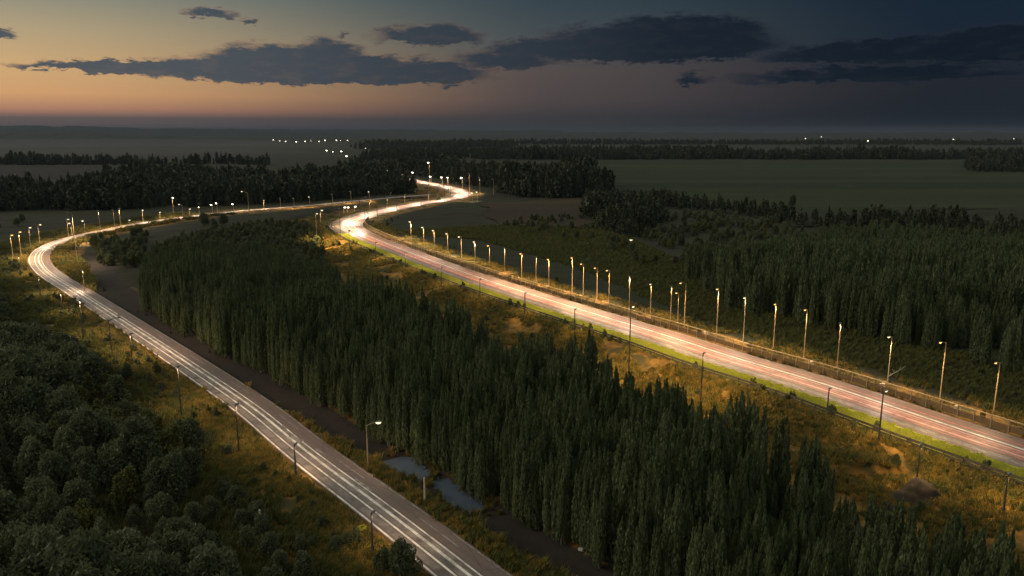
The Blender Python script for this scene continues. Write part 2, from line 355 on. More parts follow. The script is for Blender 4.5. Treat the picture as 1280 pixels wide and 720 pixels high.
def surface(P):
    """height, dry, mud at ground points"""
    P = np.asarray(P, float)
    dl, sl, _ = poly_dist(P, LC); dr, sr, _ = poly_dist(P, RC); dc, sc, ic = poly_dist(P, CC)
    hw = CHW_I[ic]
    rough = vnoise(P, 9, 1) * .9 + vnoise(P, 4, 2) * .5 + vnoise(P, 30, 3) * 1.2
    off_l = np.abs(sl) - LW; off_l = np.where(dl > 60, 99, off_l)
    off_r = np.where(sr < 0, -sr, sr - R1); off_r = np.where((sr >= 0) & (sr <= R1) & (dr < 40), -1, off_r)
    away = np.minimum(off_l, off_r)
    h = rough * sst(away, 2, 10) * .7 - .25 * sst(away, 2, 9) - .05
    h = np.where(away < 2.0, -.05 - .12 * (away < 0), h)
    mound = (sr < 0)
    mm = sst(-sr, 3, 8) * (1 - sst(-sr, 24, 34)) * mound
    h += mm * (-1.6 + 2.9 * vnoise(P, 11, 5) + 1.1 * vnoise(P, 5, 6))
    bed = 1 - sst(dc, hw * .65, hw * 1.25)
    h = h * (1 - bed) + bed * (-.95 + .3 * vnoise(P, 5, 8))
    for poly in PONDS:
        c = catmull([Vector((x, y)) for x, y in poly + poly[:1]], .6); m = (np.hypot(P[:, 0] - c[:, 0].mean(), P[:, 1] - c[:, 1].mean()) < 30); Q = P[m]
        if len(Q):
            dd = np.min(np.hypot(Q[:, None, 0] - c[None, :, 0], Q[:, None, 1] - c[None, :, 1]), 1) * np.where(in_poly(Q, poly), 1, -1)
            h[m] -= .65 * sst(dd + .25 * vnoise(Q, 1.5, 9) * 4, -.9, .9)
    dry = np.maximum((1 - sst(off_l, 8, 16)) * np.where(sl < 0, 1, .8), np.where(mound, (1 - sst(-sr, 20, 34)), (1 - sst(off_r, 5, 15)) * .8))
    dry = dry * np.where((P[:, 1] > 430) & (sl < 4) & (dr > 40), .4, 1)
    return h, dry, bed
def build_ground():
    xs = np.arange(-360, 321, 1.6); ys = np.arange(28, 760, 1.6)
    X, Y = np.meshgrid(xs, ys, indexing='ij'); P = np.c_[X.ravel(), Y.ravel()]
    h, dry, mud = surface(P)
    e = np.minimum.reduce([P[:, 0] - xs[0], xs[-1] - P[:, 0], P[:, 1] - ys[0], ys[-1] - P[:, 1]]); k = sst(e, 0, 12); h *= k; dry *= k; mud *= k
    h = np.where(k < 1e-6, -.03, h)
    nx, ny = len(xs), len(ys)
    I = np.arange(nx * ny).reshape(nx, ny)
    q = np.stack([I[:-1, :-1], I[1:, :-1], I[1:, 1:], I[:-1, 1:]], -1).reshape(-1, 4)
    V = np.c_[P, h]
    # far rings to the horizon
    n0 = len(V); B = [-60000, -360 - 2000, xs[0], xs[-1], 320 + 2000, 60000]; D = [-8000, -300, ys[0], ys[-1], 3500, 70000]
    ext = []; ef = []
    for i in range(5):
        for j in range(5):
            if i == 2 and j == 2: continue
            b = n0 + len(ext)
            ext += [(B[i], D[j], -.03), (B[i + 1], D[j], -.03), (B[i + 1], D[j + 1], -.03), (B[i], D[j + 1], -.03)]; ef.append((b, b + 1, b + 2, b + 3))
    me = bpy.data.meshes.new('ground'); VV = np.vstack([V, np.array(ext)])
    me.from_pydata(VV.tolist(), [], q.tolist() + ef); me.materials.append(M_GROUND)
    for nm, arr in (('dry', dry), ('mud', mud)):
        a = me.attributes.new(nm, 'FLOAT', 'POINT'); a.data.foreach_set('value', np.r_[arr, np.zeros(len(ext))])
    me.polygons.foreach_set('use_smooth', [True] * len(me.polygons)); me.update()
    o = bpy.data.objects.new('ground', me); COL.objects.link(o); o['kind'] = 'structure'
build_ground()

# fields beyond
def field(pts, c0, c1, z, stripes=.02):
    m, t = new_mat('field'); tc = t.n('ShaderNodeNewGeometry').outputs['Position']
    mp = t.n('ShaderNodeMapping'); mp.inputs['Scale'].default_value = (.07, 1, 1); mp.inputs['Rotation'].default_value = (0, 0, .06); t.put(mp.inputs[0], tc)
    n = t.noise(mp.outputs[0], .012, 6, .65); n2 = t.noise(mp.outputs[0], .06, 5, .7)
    col = t.mix(t.smooth(t.m('ADD', t.m('MULTIPLY', n, .7), t.m('MULTIPLY', n2, .3)), .38, .62), c0 + (1,), c1 + (1,))
    finish(t, pbr(t, col, .95, 0, .1).outputs[0])
    v = [at(*p, z) for p in pts]; w = []
    for i, p in enumerate(v):
        q = v[(i + 1) % len(v)]; n = max(2, min(60, int((q - p).length / 8)))
        w += [p.lerp(q, k / n) for k in range(n)]
    a = np.array([(p.x, p.y) for p in w]); a = a + np.c_[vnoise(a, 45, 83) + .5 * vnoise(a, 14, 85), vnoise(a, 45, 84) + .5 * vnoise(a, 14, 86)] * np.clip(a[:, 1:] * .03, 8, 60)
    v = [(x, y, z) for x, y in a]
    o = meshobj('field', v, [tuple(range(len(v)))], m); o['kind'] = 'structure'
field([(745, 201), (1500, 201), (1500, 262), (1180, 262), (1050, 268), (905, 254), (860, 246), (790, 238)], (.018, .026, .011), (.033, .040, .016), .02)
field([(600, 181), (1500, 183), (1500, 189), (640, 190)], (.028, .036, .02), (.038, .046, .026), .02)
field([(900, 262), (1180, 263), (1500, 263), (1500, 285), (1000, 283)], (.022, .026, .013), (.034, .036, .017), .024)
field([(600, 254), (735, 248), (760, 272), (700, 288), (612, 280)], (.036, .027, .017), (.052, .038, .023), .02)
field([(-200, 203), (150, 203), (165, 213), (130, 224), (-200, 222)], (.024, .022, .018), (.034, .031, .025), .02)
field([(-260, 190), (330, 189), (360, 200), (-260, 197)], (.028, .026, .024), (.04, .036, .033), .02)

# hills on the horizon
M_HILL = simple('wooded_hill', (.018, .021, .017), .95, 0, .5, .02)
def ridge(prof, depth_m, back):
    v, f = [], []
    n = 240; xs = np.linspace(prof[0][0], prof[-1][0], n); ys = np.interp(xs, [p[0] for p in prof], [p[1] for p in prof])
    jit = np.convolve(rng.normal(0, 1, n + 6), np.ones(4) / 4, 'valid')[:n]
    for x, y, j in zip(xs, ys, jit):
        P = Vector(((x - 640) / F * depth_m / math.cos(TH), depth_m, 0)); zt = max(.5, height_to(P, y) + j * depth_m * .0009)
        v += [(P.x, P.y - back * .5, -1), (P.x, P.y - back * .18, zt * .55), (P.x, P.y, zt), (P.x * 1.02, P.y + back, -1)]
    for i in range(n - 1):
        for k in range(3): f.append((i * 4 + k, (i + 1) * 4 + k, (i + 1) * 4 + k + 1, i * 4 + k + 1))
    o = meshobj('hills', v, f, M_HILL, smooth=True); o['kind'] = 'structure'
ridge([(-320, 158), (-100, 155), (40, 157), (120, 157.5), (200, 160), (300, 161), (480, 162.2), (700, 163)], 7000, 900)
ridge([(-320, 166), (0, 166), (120, 167), (220, 169), (290, 175), (335, 184), (350, 187)], 2900, 700)
ridge([(460, 164), (560, 165.5), (800, 165), (1000, 165.5), (1240, 165), (1500, 165)], 6000, 900)

# ------------------------------------------------------------------ trees: meshes
def leaves(C, size, asp, up, rg):
    """quads centred at C with mostly-upright long axes"""
    n = len(C); a = rg.normal(0, 1, (n, 3)); a /= np.linalg.norm(a, axis=1)[:, None]
    a = a * (1 - up) + np.array([0, 0, up]); a /= np.linalg.norm(a, axis=1)[:, None]
    b = rg.normal(0, 1, (n, 3)); b -= (a * b).sum(1)[:, None] * a; b /= np.linalg.norm(b, axis=1)[:, None]
    s = size * rg.uniform(.6, 1.3, n)[:, None]; L = a * s * asp; W = b * s * .5
    V = np.stack([C - L * .5, C + W - L * .05, C + L * .6, C - W - L * .05], 1).reshape(-1, 3)
    Fq = np.arange(n * 4).reshape(n, 4)
    return V, Fq
def poplar_crown(rg, h, nl, Rr, size):
    pts = []; k = rg.integers(10, 15)
    plumes = [(0, 0, h * .10, h, Rr * .3)]
    for i in range(k):
        q = 2 * math.pi * i / k + rg.uniform(-.4, .4); r = Rr * rg.uniform(.3, 1.1)
        plumes.append((math.cos(q) * r, math.sin(q) * r, h * rg.uniform(.04, .12), h * (rg.uniform(.74, 1.0) if rg.random() < .65 else rg.uniform(.4, .74)), Rr * rg.uniform(.17, .34)))
    wsum = sum((p[3] - p[2]) * p[4] for p in plumes)
    for x, y, z0, z1, r in plumes:
        n = int(nl * (z1 - z0) * r / wsum); t = rg.random(n) ** .85
        prof = np.where(t < .2, .35 + .65 * t / .2, np.maximum(1 - ((t - .2) / .8) ** 4.2, .06)); rr = r * prof * np.sqrt(rg.uniform(.25, 1.1, n))
        q = rg.random(n) * 2 * math.pi; lean = 1 - .22 * t
        pts.append(np.c_[x * lean + rr * np.cos(q), y * lean + rr * np.sin(q), z0 + (z1 - z0) * t])
    P = np.vstack(pts); return leaves(P, size, 3.2, .78, rg)
def poplar_trunk(rg, h):
    b = MB(); b.tube([(0, 0, -.6), (0, 0, h * .3), (.05, .03, h * .65), (0, 0, h * .92)], [.20, .15, .09, .02], 6)
    for i in range(6):
        q = rg.uniform(0, 6.28); z = h * rg.uniform(.06, .4); L = h * rg.uniform(.2, .4); r = rg.uniform(.5, .9)
        b.tube([(0, 0, z), (math.cos(q) * r * .7, math.sin(q) * r * .7, z + L * .35), (math.cos(q) * r, math.sin(q) * r, z + L)], [.07, .045, .015], 4)
    return b
def bush_crown(rg, h, w, nl, size, nlobe=18, base=.12):
    pts = []; lobes = []
    for i in range(nlobe):
        q = rg.uniform(0, 6.28); t = rg.uniform(0, 1); rad = w * .5 * math.sqrt(rg.uniform(.02, 1)) * (1 - .55 * t)
        lobes.append((math.cos(q) * rad, math.sin(q) * rad, h * (base + .1 + .66 * t), w * rg.uniform(.10, .22), h * rg.uniform(.13, .30)))
    for x, y, z, r, rz in lobes:
        n = nl // nlobe; d = rg.normal(0, 1, (n, 3)); d /= np.linalg.norm(d, axis=1)[:, None]; d *= (rg.uniform(.55, 1.12, n) ** .6)[:, None]
        pts.append(np.c_[x + d[:, 0] * r, y + d[:, 1] * r, z + d[:, 2] * rz])
    P = np.vstack(pts); P[:, 2] = np.maximum(P[:, 2], .1); return leaves(P, size, 2.1, .5, rg)
def bush_trunk(rg, h, w):
    b = MB(); b.tube([(0, 0, -.6), (.05, 0, h * .25), (0, .1, h * .55), (0, 0, h * .8)], [h * .028, h * .022, h * .014, .03], 6)
    for i in range(7):
        q = rg.uniform(0, 6.28); z = h * rg.uniform(.08, .4); r = w * rg.uniform(.2, .4)
        b.tube([(0, 0, z), (math.cos(q) * r * .6, math.sin(q) * r * .6, z + h * .18), (math.cos(q) * r, math.sin(q) * r, z + h * .34)], [h * .012, h * .009, .02], 4)
    return b
def mk(name, V, Fq, mat):
    me = bpy.data.meshes.new(name); me.from_pydata(V.tolist(), [], Fq.tolist()); me.materials.append(mat); me.update(); return me
def mk_mb(name, b, mat):
    me = bpy.data.meshes.new(name); me.from_pydata([tuple(v) for v in b.v], [], b.f); me.materials.append(mat); me.update(); return me
def merged(name, crown, trunk, mats):
    V, Fq = crown; tv = [tuple(v) for v in trunk.v]; n = len(V)
    me = bpy.data.meshes.new(name); me.from_pydata(V.tolist() + tv, [], Fq.tolist() + [tuple(i + n for i in f) for f in trunk.f])
    for m in mats: me.materials.append(m)
    me.polygons.foreach_set('material_index', [0] * len(Fq) + [1] * len(trunk.f)); me.update()
    return bpy.data.objects.new(name, me)          # source of the scattered copies, not linked itself
POP = []; POP_P = []
for i in range(6):
    rg = np.random.default_rng(100 + i); cr = poplar_crown(rg, 13, 3400, 1.5 + .25 * (i % 3), .2); tr = poplar_trunk(rg, 13)
    POP.append((mk('poplar_crown', *cr, M_POP), mk_mb('poplar_trunk', tr, M_BARK)))
    POP_P.append(merged('poplar', cr, tr, [M_POP, M_BARK]))
POP_F = []
for i in range(4):
    rg = np.random.default_rng(150 + i); cr = poplar_crown(rg, 13, 1000, 1.6, .34); POP_F.append(merged('poplar_far', cr, poplar_trunk(rg, 13), [M_POP, M_BARK]))
BSH = []; BSH_P = []
for i in range(6):
    rg = np.random.default_rng(200 + i); h_, w_ = 7.0, (5.6, 6.6, 4.8, 5.2, 6.2, 4.4)[i]
    cr = bush_crown(rg, h_, w_, 4600, .24, 26 + i); tr = bush_trunk(rg, h_, w_); m_ = M_OLIVE if i == 5 else M_BUSH
    BSH.append((mk('bush_crown', *cr, m_), mk_mb('bush_trunk', tr, M_BARK))); BSH_P.append(merged('bush', cr, tr, [m_, M_BARK]))
FAR_P = []
for i in range(5):
    rg = np.random.default_rng(300 + i)
    cr = bush_crown(rg, 14, (8, 9, 7, 8, 6)[i], 420, .95, 14, .08) if i < 3 else poplar_crown(rg, 16, 380, 2.3, .8)
    FAR_P.append(merged('far_tree', cr, bush_trunk(rg, 12, 6), [M_FAR, M_BARK]))
def tuft(rg, n, h, w, bl):
    V, Fq = [], []
    for i in range(n):
        q = rg.uniform(0, 6.28); r = w * rg.uniform(0, 1); x, y = r * math.cos(q), r * math.sin(q); L = h * rg.uniform(.5, 1.15)
        q2 = rg.uniform(0, 6.28); dx, dy = math.cos(q2) * L * .45, math.sin(q2) * L * .45; a, b = -math.sin(q2 + 1) * bl, math.cos(q2 + 1) * bl
        k = len(V); V += [(x - a, y - b, -.1), (x + a, y + b, -.1), (x + dx * .4 + a * .7, y + dy * .4 + b * .7, L * .6), (x + dx * .4 - a * .7, y + dy * .4 - b * .7, L * .6), (x + dx, y + dy, L)]
        Fq += [(k, k + 1, k + 2, k + 3), (k + 3, k + 2, k + 4)]
    return V, Fq
def tuft_obj(name, seed, n, h, w, bl, mat):
    V, Fq = tuft(np.random.default_rng(seed), n, h, w, bl); me = bpy.data.meshes.new(name); me.from_pydata(V, [], Fq); me.materials.append(mat); me.update()
    return bpy.data.objects.new(name, me)
GOLD_P = [tuft_obj('tuft', 400 + i, 26, .75, .55, .05, M_GOLD) for i in range(3)] + [tuft_obj('tuft', 410, 26, .9, .6, .06, M_GREENG)]
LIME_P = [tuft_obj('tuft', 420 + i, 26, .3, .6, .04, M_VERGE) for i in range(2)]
WEED_P = [tuft_obj('tuft', 430 + i, 40, 1.5, .7, .07, (M_GREENG, M_GOLD, M_GREENG)[i]) for i in range(3)]

def scatter(name, P3, scl, rot, idx, protos, label=None, cat=None, kind='stuff'):
    """one object whose points carry copies of the given meshes"""
    me = bpy.data.meshes.new(name); me.from_pydata(np.asarray(P3).tolist(), [], [])
    n = len(P3)
    a = me.attributes.new('rot', 'FLOAT_VECTOR', 'POINT'); a.data.foreach_set('vector', np.c_[np.zeros(n), np.zeros(n), rot].astype(np.float32).ravel())
    scl = np.asarray(scl, np.float32); scl = np.repeat(scl[:, None], 3, 1) if scl.ndim == 1 else scl
    a = me.attributes.new('scl', 'FLOAT_VECTOR', 'POINT'); a.data.foreach_set('vector', scl.astype(np.float32).ravel())
    a = me.attributes.new('idx', 'INT', 'POINT'); a.data.foreach_set('value', np.asarray(idx, np.int32))
    o = bpy.data.objects.new(name, me); COL.objects.link(o)
    g = bpy.data.node_groups.new(name, 'GeometryNodeTree'); g.is_modifier = True
    g.interface.new_socket('Geometry', in_out='INPUT', socket_type='NodeSocketGeometry'); g.interface.new_socket('Geometry', in_out='OUTPUT', socket_type='NodeSocketGeometry')
    N = g.nodes; L = g.links
    gi = N.new('NodeGroupInput'); go = N.new('NodeGroupOutput'); mp = N.new('GeometryNodeMeshToPoints'); L.new(gi.outputs[0], mp.inputs[0])
    ip = N.new('GeometryNodeInstanceOnPoints'); L.new(mp.outputs[0], ip.inputs['Points'])
    jn = N.new('GeometryNodeJoinGeometry')
    for p in protos:
        oi = N.new('GeometryNodeObjectInfo'); oi.inputs[0].default_value = p; oi.inputs[1].default_value = True; L.new(oi.outputs['Geometry'], jn.inputs[0])
    L.new(jn.outputs[0], ip.inputs['Instance']); ip.inputs['Pick Instance'].default_value = True
    def attr(nm, dt, sock):
        k = N.new('GeometryNodeInputNamedAttribute'); k.data_type = dt; k.inputs[0].default_value = nm
        L.new([s for s in k.outputs if s.enabled and s.name == 'Attribute'][0], ip.inputs[sock])
    attr('idx', 'INT', 'Instance Index'); attr('rot', 'FLOAT_VECTOR', 'Rotation'); attr('scl', 'FLOAT_VECTOR', 'Scale')
    L.new(ip.outputs[0], go.inputs[0])
    md = o.modifiers.new('scatter', 'NODES'); md.node_group = g
    tag(o, label, cat, None, kind); return o

def gpoly(pts): return [tuple(at(*p))[:2] for p in pts]
def jitter_grid(poly, sp, rg, j=.45):
    a = np.array(poly); xs = np.arange(a[:, 0].min(), a[:, 0].max(), sp); ys = np.arange(a[:, 1].min(), a[:, 1].max(), sp)
    X, Y = np.meshgrid(xs, ys); P = np.c_[X.ravel(), Y.ravel()]; P += rg.uniform(-j, j, P.shape) * sp
    return P[in_poly(P, poly)]
def clear_of_roads(P, lm=2.5, rm=2.5):
    dl, sl, _ = poly_dist(P, LC); dr, sr, _ = poly_dist(P, RC)
    return (dl > LW + lm) & ~((sr > -rm) & (sr < R1 + rm) & (dr < 40))
def hz(P): return surface(P)[0]
def proj(P, z):
    dy, dz = P[:, 1], z - H; w = dy * math.cos(TH) - dz * math.sin(TH)
    return 640 + F * P[:, 0] / w, 360 - F * (dy * math.sin(TH) + dz * math.cos(TH)) / w

# ------------------------------------------------------------------ woods
def tree(name, pair, loc, sc, rz, label, cat, group, n_parts=('crown', 'trunk')):
    o = empty(name, loc, rz); o.scale = sc
    if name == 'poplar_tree': o.rotation_euler = (random.uniform(-.05, .05), random.uniform(-.05, .05), rz)
    for me, nm in zip(pair, n_parts):
        c = bpy.data.objects.new(nm, me); COL.objects.link(c); c.parent = o
    return tag(o, label, cat, group)

MID = gpoly([(178, 383), (205, 402), (250, 428), (320, 460), (395, 502), (475, 548), (567, 596), (657, 652), (723, 688), (793, 735), (900, 815), (1180, 1080), (1700, 1080), (1480, 860), (1280, 798), (1192, 758), (1113, 724), (1052, 676), (960, 638), (890, 594), (840, 571), (765, 540), (715, 503), (640, 475), (595, 463), (540, 437), (495, 424), (452, 405), (420, 375), (385, 348), (330, 322), (240, 322), (195, 335)])
RW = gpoly([(850, 345), (880, 376), (920, 392), (990, 403), (1060, 415), (1130, 432), (1200, 448), (1290, 474), (1400, 500), (1640, 470), (1500, 330), (1280, 302), (1100, 292), (1000, 300), (940, 318), (880, 326)])
rgm = np.random.default_rng(11)
Pm = jitter_grid(MID, 2.35, rgm); Pm = Pm[clear_of_roads(Pm, 2, 7)]
Pr = jitter_grid(RW, 3.0, rgm); Pr = Pr[clear_of_roads(Pr, 3, 6)]
Pr = Pr[(vnoise(Pr, 14, 21) > -.28)]; qx, _ = proj(Pr, 0) if False else (640 + F * Pr[:, 0] / (Pr[:, 1] * math.cos(TH) + H * math.sin(TH)), 0); Pr = Pr[rgm.random(len(Pr)) < .12 + .88 * sst(qx, 850, 1010)]
def pop_scale(P, wood):
    n = len(P); clump = vnoise(P, 16, 31) + .5
    if wood == 'mid': s = .60 + .50 * clump; s = s * (1 - .42 * sst(P[:, 1], 215, 330)) * (1 - .35 * (1 - sst(P[:, 0], -150, -120)))
    else: s = .74 + .34 * clump; s = s * (1 - .45 * sst(P[:, 1], 235, 330))
    return s * np.random.default_rng(5).uniform(.66, 1.2, n)
sm, sr_ = pop_scale(Pm, 'mid'), pop_scale(Pr, 'right'); hm, hr = hz(Pm), hz(Pr)
def pick(P, s, n):
    px, py = proj(P, 13 * s); ok = (px > -5) & (px < 1285) & (py < 712) & (py > 160)
    d = np.where(ok, P[:, 1] - 12 * (s - .9), 1e9); return np.argsort(d)[:n]
def pop_zone(P, wood, s):
    x, y = pix_of((P[0], P[1], 8))
    hgt = 'short' if s < .84 else 'middling' if s < .98 else 'tall'
    if wood == 'right':
        k = 'fifth' if x < 960 else 'fourth' if x < 1040 else 'third' if x < 1120 else 'second' if x < 1200 else 'first'
        return f'{hgt} dim poplar fronting the wood beyond the railing, {k} clump from the right'
    d, _, _ = poly_dist(np.array([P]), CC); col = 'beside the pond' if x < 640 else 'by the creek bend' if x < 760 else 'left of centre' if x < 900 else 'towards the dark mound' if x < 1090 else 'in the lower right corner'
    row = 'on the creek bank' if d[0] < 11 else 'inside the wood'
    return f'{hgt} slender poplar {row} {col}'
seen_mid = pick(Pm, sm, 218); seen_r = pick(Pr, sr_, 80)
for P, s, h, sel, wood in ((Pm, sm, hm, seen_mid, 'mid'), (Pr, sr_, hr, seen_r, 'right')):
    for i in sel:
        k = int(rgm.integers(0, 6)); w = rgm.uniform(.85, 1.25)
        tree('poplar_tree', POP[k], (P[i, 0], P[i, 1], h[i]), (s[i] * w, s[i] * w, s[i]), rgm.uniform(0, 6.28), pop_zone(P[i], wood, s[i]), 'tree',
             'poplars of the wood between the roads' if wood == 'mid' else 'poplars of the wood beyond the railing')
def rest(name, P, s, h, sel, protos, label, w=(.85, 1.25)):
    m = np.ones(len(P), bool); m[sel] = False; P, s, h = P[m], s[m], h[m]; n = len(P); ww = rgm.uniform(*w, n)
    return scatter(name, np.c_[P, h], np.c_[s * ww, s * ww, s], rgm.uniform(0, 6.28, n), rgm.integers(0, len(protos), n), protos, label, 'wood')
rest('poplar_wood', Pm, sm, hm, seen_mid, POP_P, 'dense dark green poplar wood filling the ground between the two roads')
rest('poplar_wood', Pr, sr_, hr, seen_r, POP_F, 'dark poplar wood beyond the railing of the right road')

# bushy wood on the left of the left road
LWD = gpoly([(-330, 335), (-20, 352), (12, 385), (60, 425), (110, 458), (150, 490), (200, 540), (262, 585), (330, 640), (395, 700), (470, 765), (520, 800), (300, 900), (-200, 900), (-400, 600)])
Pl = jitter_grid(LWD, 4.5, rgm); Pl = Pl[clear_of_roads(Pl, 7, 3)]; Pl = Pl[vnoise(Pl, 9, 42) > -.3]
cl = vnoise(Pl, 22, 41) + .5; sl_ = (.40 + 1.15 * cl) * rgm.uniform(.75, 1.25, len(Pl))
dl_, _, _ = poly_dist(Pl, LC); sl_ *= (.45 + .55 * sst(dl_, 10, 26)); hl = hz(Pl)
px_, py_ = proj(Pl, 6 * sl_); okl = (px_ > -20) & (px_ < 1290) & (py_ < 735)
seen_l = np.argsort(np.where(okl, Pl[:, 1], 1e9))[:min(150, int(okl.sum()))]
for i in seen_l:
    k = int(rgm.integers(0, 6)); x, y = pix_of((Pl[i, 0], Pl[i, 1], 4)); w = rgm.uniform(.85, 1.2)
    kind = 'olive' if k == 5 else 'dark green'; size = 'low' if sl_[i] < .55 else 'rounded' if sl_[i] < .85 else 'tall'
    band = 'along the bottom edge' if y > 640 else 'halfway up its side' if y > 540 else 'in its upper part'
    side = 'far left' if x < 110 else 'left' if x < 230 else 'roadside'
    tree('leafy_bush', BSH[k], (Pl[i, 0], Pl[i, 1], hl[i]), (sl_[i] * w, sl_[i] * w, sl_[i]), rgm.uniform(0, 6.28), f'{size} {kind} bush in the {side} thicket, {band}', 'bush', 'bushes of the thicket left of the left road')
rest('thicket', Pl, sl_, hl, seen_l, BSH_P, 'dense dark bushy thicket farther back along the left road')

# far woods, belts and clumps
def wood(name, pts, sp, smin, smax, label, clear=True, protos=FAR_P, edge=None):
    poly = gpoly(pts); P = jitter_grid(poly, sp, rgm)
    P = P + np.c_[vnoise(P, 30, 81), vnoise(P, 30, 82)] * np.maximum(10, P[:, 1:] * .028)
    if clear: P = P[clear_of_roads(P, 5, 6)]
    n = len(P); s = rgm.uniform(smin * .75, smax * 1.08, n) * (.7 + .6 * (vnoise(P, 40, 51) + .5) + .5 * vnoise(P, 14, 52)); w = rgm.uniform(.9, 1.3, n)
    return scatter(name, np.c_[P, np.full(n, -.1)], np.c_[s * w, s * w, s], rgm.uniform(0, 6.28, n), rgm.integers(0, len(protos), n), protos, label, 'wood')
wood('far_woods', [(-260, 268), (60, 262), (150, 262), (220, 258), (300, 257), (400, 250), (470, 244), (525, 239), (520, 236), (475, 225), (440, 221), (425, 222), (385, 226), (372, 240), (350, 234), (300, 226), (170, 225), (130, 234), (60, 244), (-260, 236)], 5.2, .5, 1.05, 'dark wood behind the far stretch of the left road')
wood('far_woods', [(640, 246), (700, 248), (762, 246), (764, 238), (745, 232), (660, 230), (630, 236)], 5.0, .95, 1.35, 'square dark grove beside the pale green field')
wood('far_woods', [(585, 232), (640, 236), (650, 228), (760, 228), (640, 218), (480, 210), (440, 211), (540, 224)], 6.5, .6, 1.0, 'dark wood behind the farthest bend of the right road')
wood('far_woods', [(735, 262), (800, 258), (905, 266), (1020, 284), (1300, 298), (1560, 330), (1500, 300), (1200, 281), (1000, 277), (900, 258), (800, 247), (740, 252)], 5.6, .32, .62, 'low dark scrub along the near edge of the green field')
wood('far_woods', [(730, 262), (800, 258), (840, 275), (800, 300), (740, 280)], 5, .35, .7, 'scattered dark bushes right of the brown field')
wood('far_woods', [(590, 199.5), (1500, 199.5), (1500, 196), (600, 196)], 9, .7, 1.15, 'long dark tree belt at the back of the green field')
wood('far_woods', [(1215, 214), (1500, 218), (1500, 204), (1222, 206)], 8, .8, 1.2, 'dark grove at the right end of the green field')
wood('far_woods', [(440, 204), (700, 194), (900, 192), (900, 189.5), (640, 190), (480, 190)], 14, .6, 1.0, 'distant dark wood below the town lights')
wood('far_woods', [(-260, 208), (120, 206), (260, 205), (340, 207), (340, 205), (120, 203), (-260, 203)], 9, .4, .9, 'tree line at the edge of the misty field')
wood('far_woods', [(560, 180.5), (1500, 181.5), (1500, 179), (560, 178.5)], 22, .7, 1.1, 'farthest dark tree belt below the horizon', False)
wood('far_woods', [(440, 187), (560, 186), (640, 184), (640, 181.5), (460, 180)], 18, .7, 1.1, 'distant tree belt right of the town lights', False)

def scrub(pts, sp, lo, hi, label, thr=-.5):
    P = jitter_grid(gpoly(pts), sp, rgm); P = P[clear_of_roads(P, 3, 4)]; P = P[vnoise(P, 12, 71) > thr]; n = len(P); s = rgm.uniform(lo, hi, n)
    scatter('scrub', np.c_[P, hz(P)], s, rgm.uniform(0, 6.28, n), rgm.integers(0, 6, n), BSH_P, label, 'scrub')
scrub([(185, 322), (215, 300), (300, 284), (380, 276), (402, 300), (410, 345), (385, 350), (330, 320), (240, 320), (190, 340)], 3.6, .3, .6, 'low dim scrub behind the poplar wood between the roads')
scrub([(112, 300), (185, 292), (180, 322), (165, 345), (128, 335)], 4, .3, .75, 'dark scrub inside the bend of the left road', -.1)
scrub([(-300, 300), (0, 300), (30, 275), (-100, 272), (-300, 285)], 6, .3, .7, 'dark scrub outside the bend of the left road', .05)
def verge_bushes(C, N, a, b, n, lo, hi, label, thr):
    i = rgm.integers(0, len(C), n); P = C[i] + N[i] * rgm.uniform(min(a, b), max(a, b), n)[:, None]; px, py = proj(P, 0)
    P = P[(px > -40) & (px < 1320) & (py < 770) & (P[:, 1] < 460) & (P[:, 1] > 40)]; P = P[clear_of_roads(P, 2, 2)]; P = P[vnoise(P, 7, 73) > thr]; m = len(P); q = rgm.uniform(lo, hi, m)
    scatter('scrub', np.c_[P, hz(P)], q, rgm.uniform(0, 6.28, m), rgm.integers(0, 6, m), BSH_P, label, 'scrub')
verge_bushes(LC, LN, -6, -17, 900, .10, .32, 'dark low scrub dotted over the dry left verge of the left road', .02)
verge_bushes(RC, RN, -5, -22, 420, .10, .28, 'dark low scrub dotted over the rough bank below the low guardrail', .05)
verge_bushes(RC, RN, R1 + 2.5, R1 + 16, 420, .08, .26, 'dark low scrub dotted behind the right railing', .0)
verge_bushes(LC, LN, 6, 9, 160, .08, .16, 'small dark scrub between the left road and the creek', .05)
scrub([(765, 264), (905, 270), (1010, 288), (880, 338), (820, 318)], 5.5, .28, .75, 'dim bushes between the field scrub and the right wood', -.12)
scrub([(600, 285), (720, 300), (830, 345), (860, 330), (800, 292), (700, 270)], 6, .25, .6, 'dim scattered scrub beyond the right railing', .0)
# ------------------------------------------------------------------ grass on the verges
def strip(C, N, a, b, n, rg, ymax=470, xy=None):
    i = rg.integers(0, len(C), n * 3); o = a + (b - a) * rg.random(n * 3); P = C[i] + N[i] * o[:, None] + rg.uniform(-1.5, 1.5, (n * 3, 2))
    px, py = proj(P, 0); ok = (px > -40) & (px < 1320) & (py < 760) & (P[:, 1] < ymax) & (P[:, 1] > 40)
    P = P[ok][:n]; return P
def grass(name, P, protos, s, label, edge=(.25, .25)):
    P = P[clear_of_roads(P, *edge)]; h, _, bed = surface(P); k = bed < .35; P, h = P[k], h[k]; n = len(P)
    return scatter(name, np.c_[P, h], rgm.uniform(.6, 1.35, n) * s, rgm.uniform(0, 6.28, n), rgm.integers(0, len(protos), n), protos, label, 'grass')
def thin(P, seed, sc=5, lo=-.05):
    return P[vnoise(P, sc, seed) > lo]
grass('grass', thin(strip(LC, LN, -5.0, -13, 36000, rgm), 61, 6, -.3), GOLD_P, .85, 'golden dry grass on the left verge of the left road', (.8, .25))
grass('weeds', thin(strip(LC, LN, -10.5, -22, 14000, rgm), 67, 6, -.3), WEED_P[:1] + WEED_P[2:] + GOLD_P[3:], .8, 'dull green weeds between the dry verge and the thicket', (.8, .25))
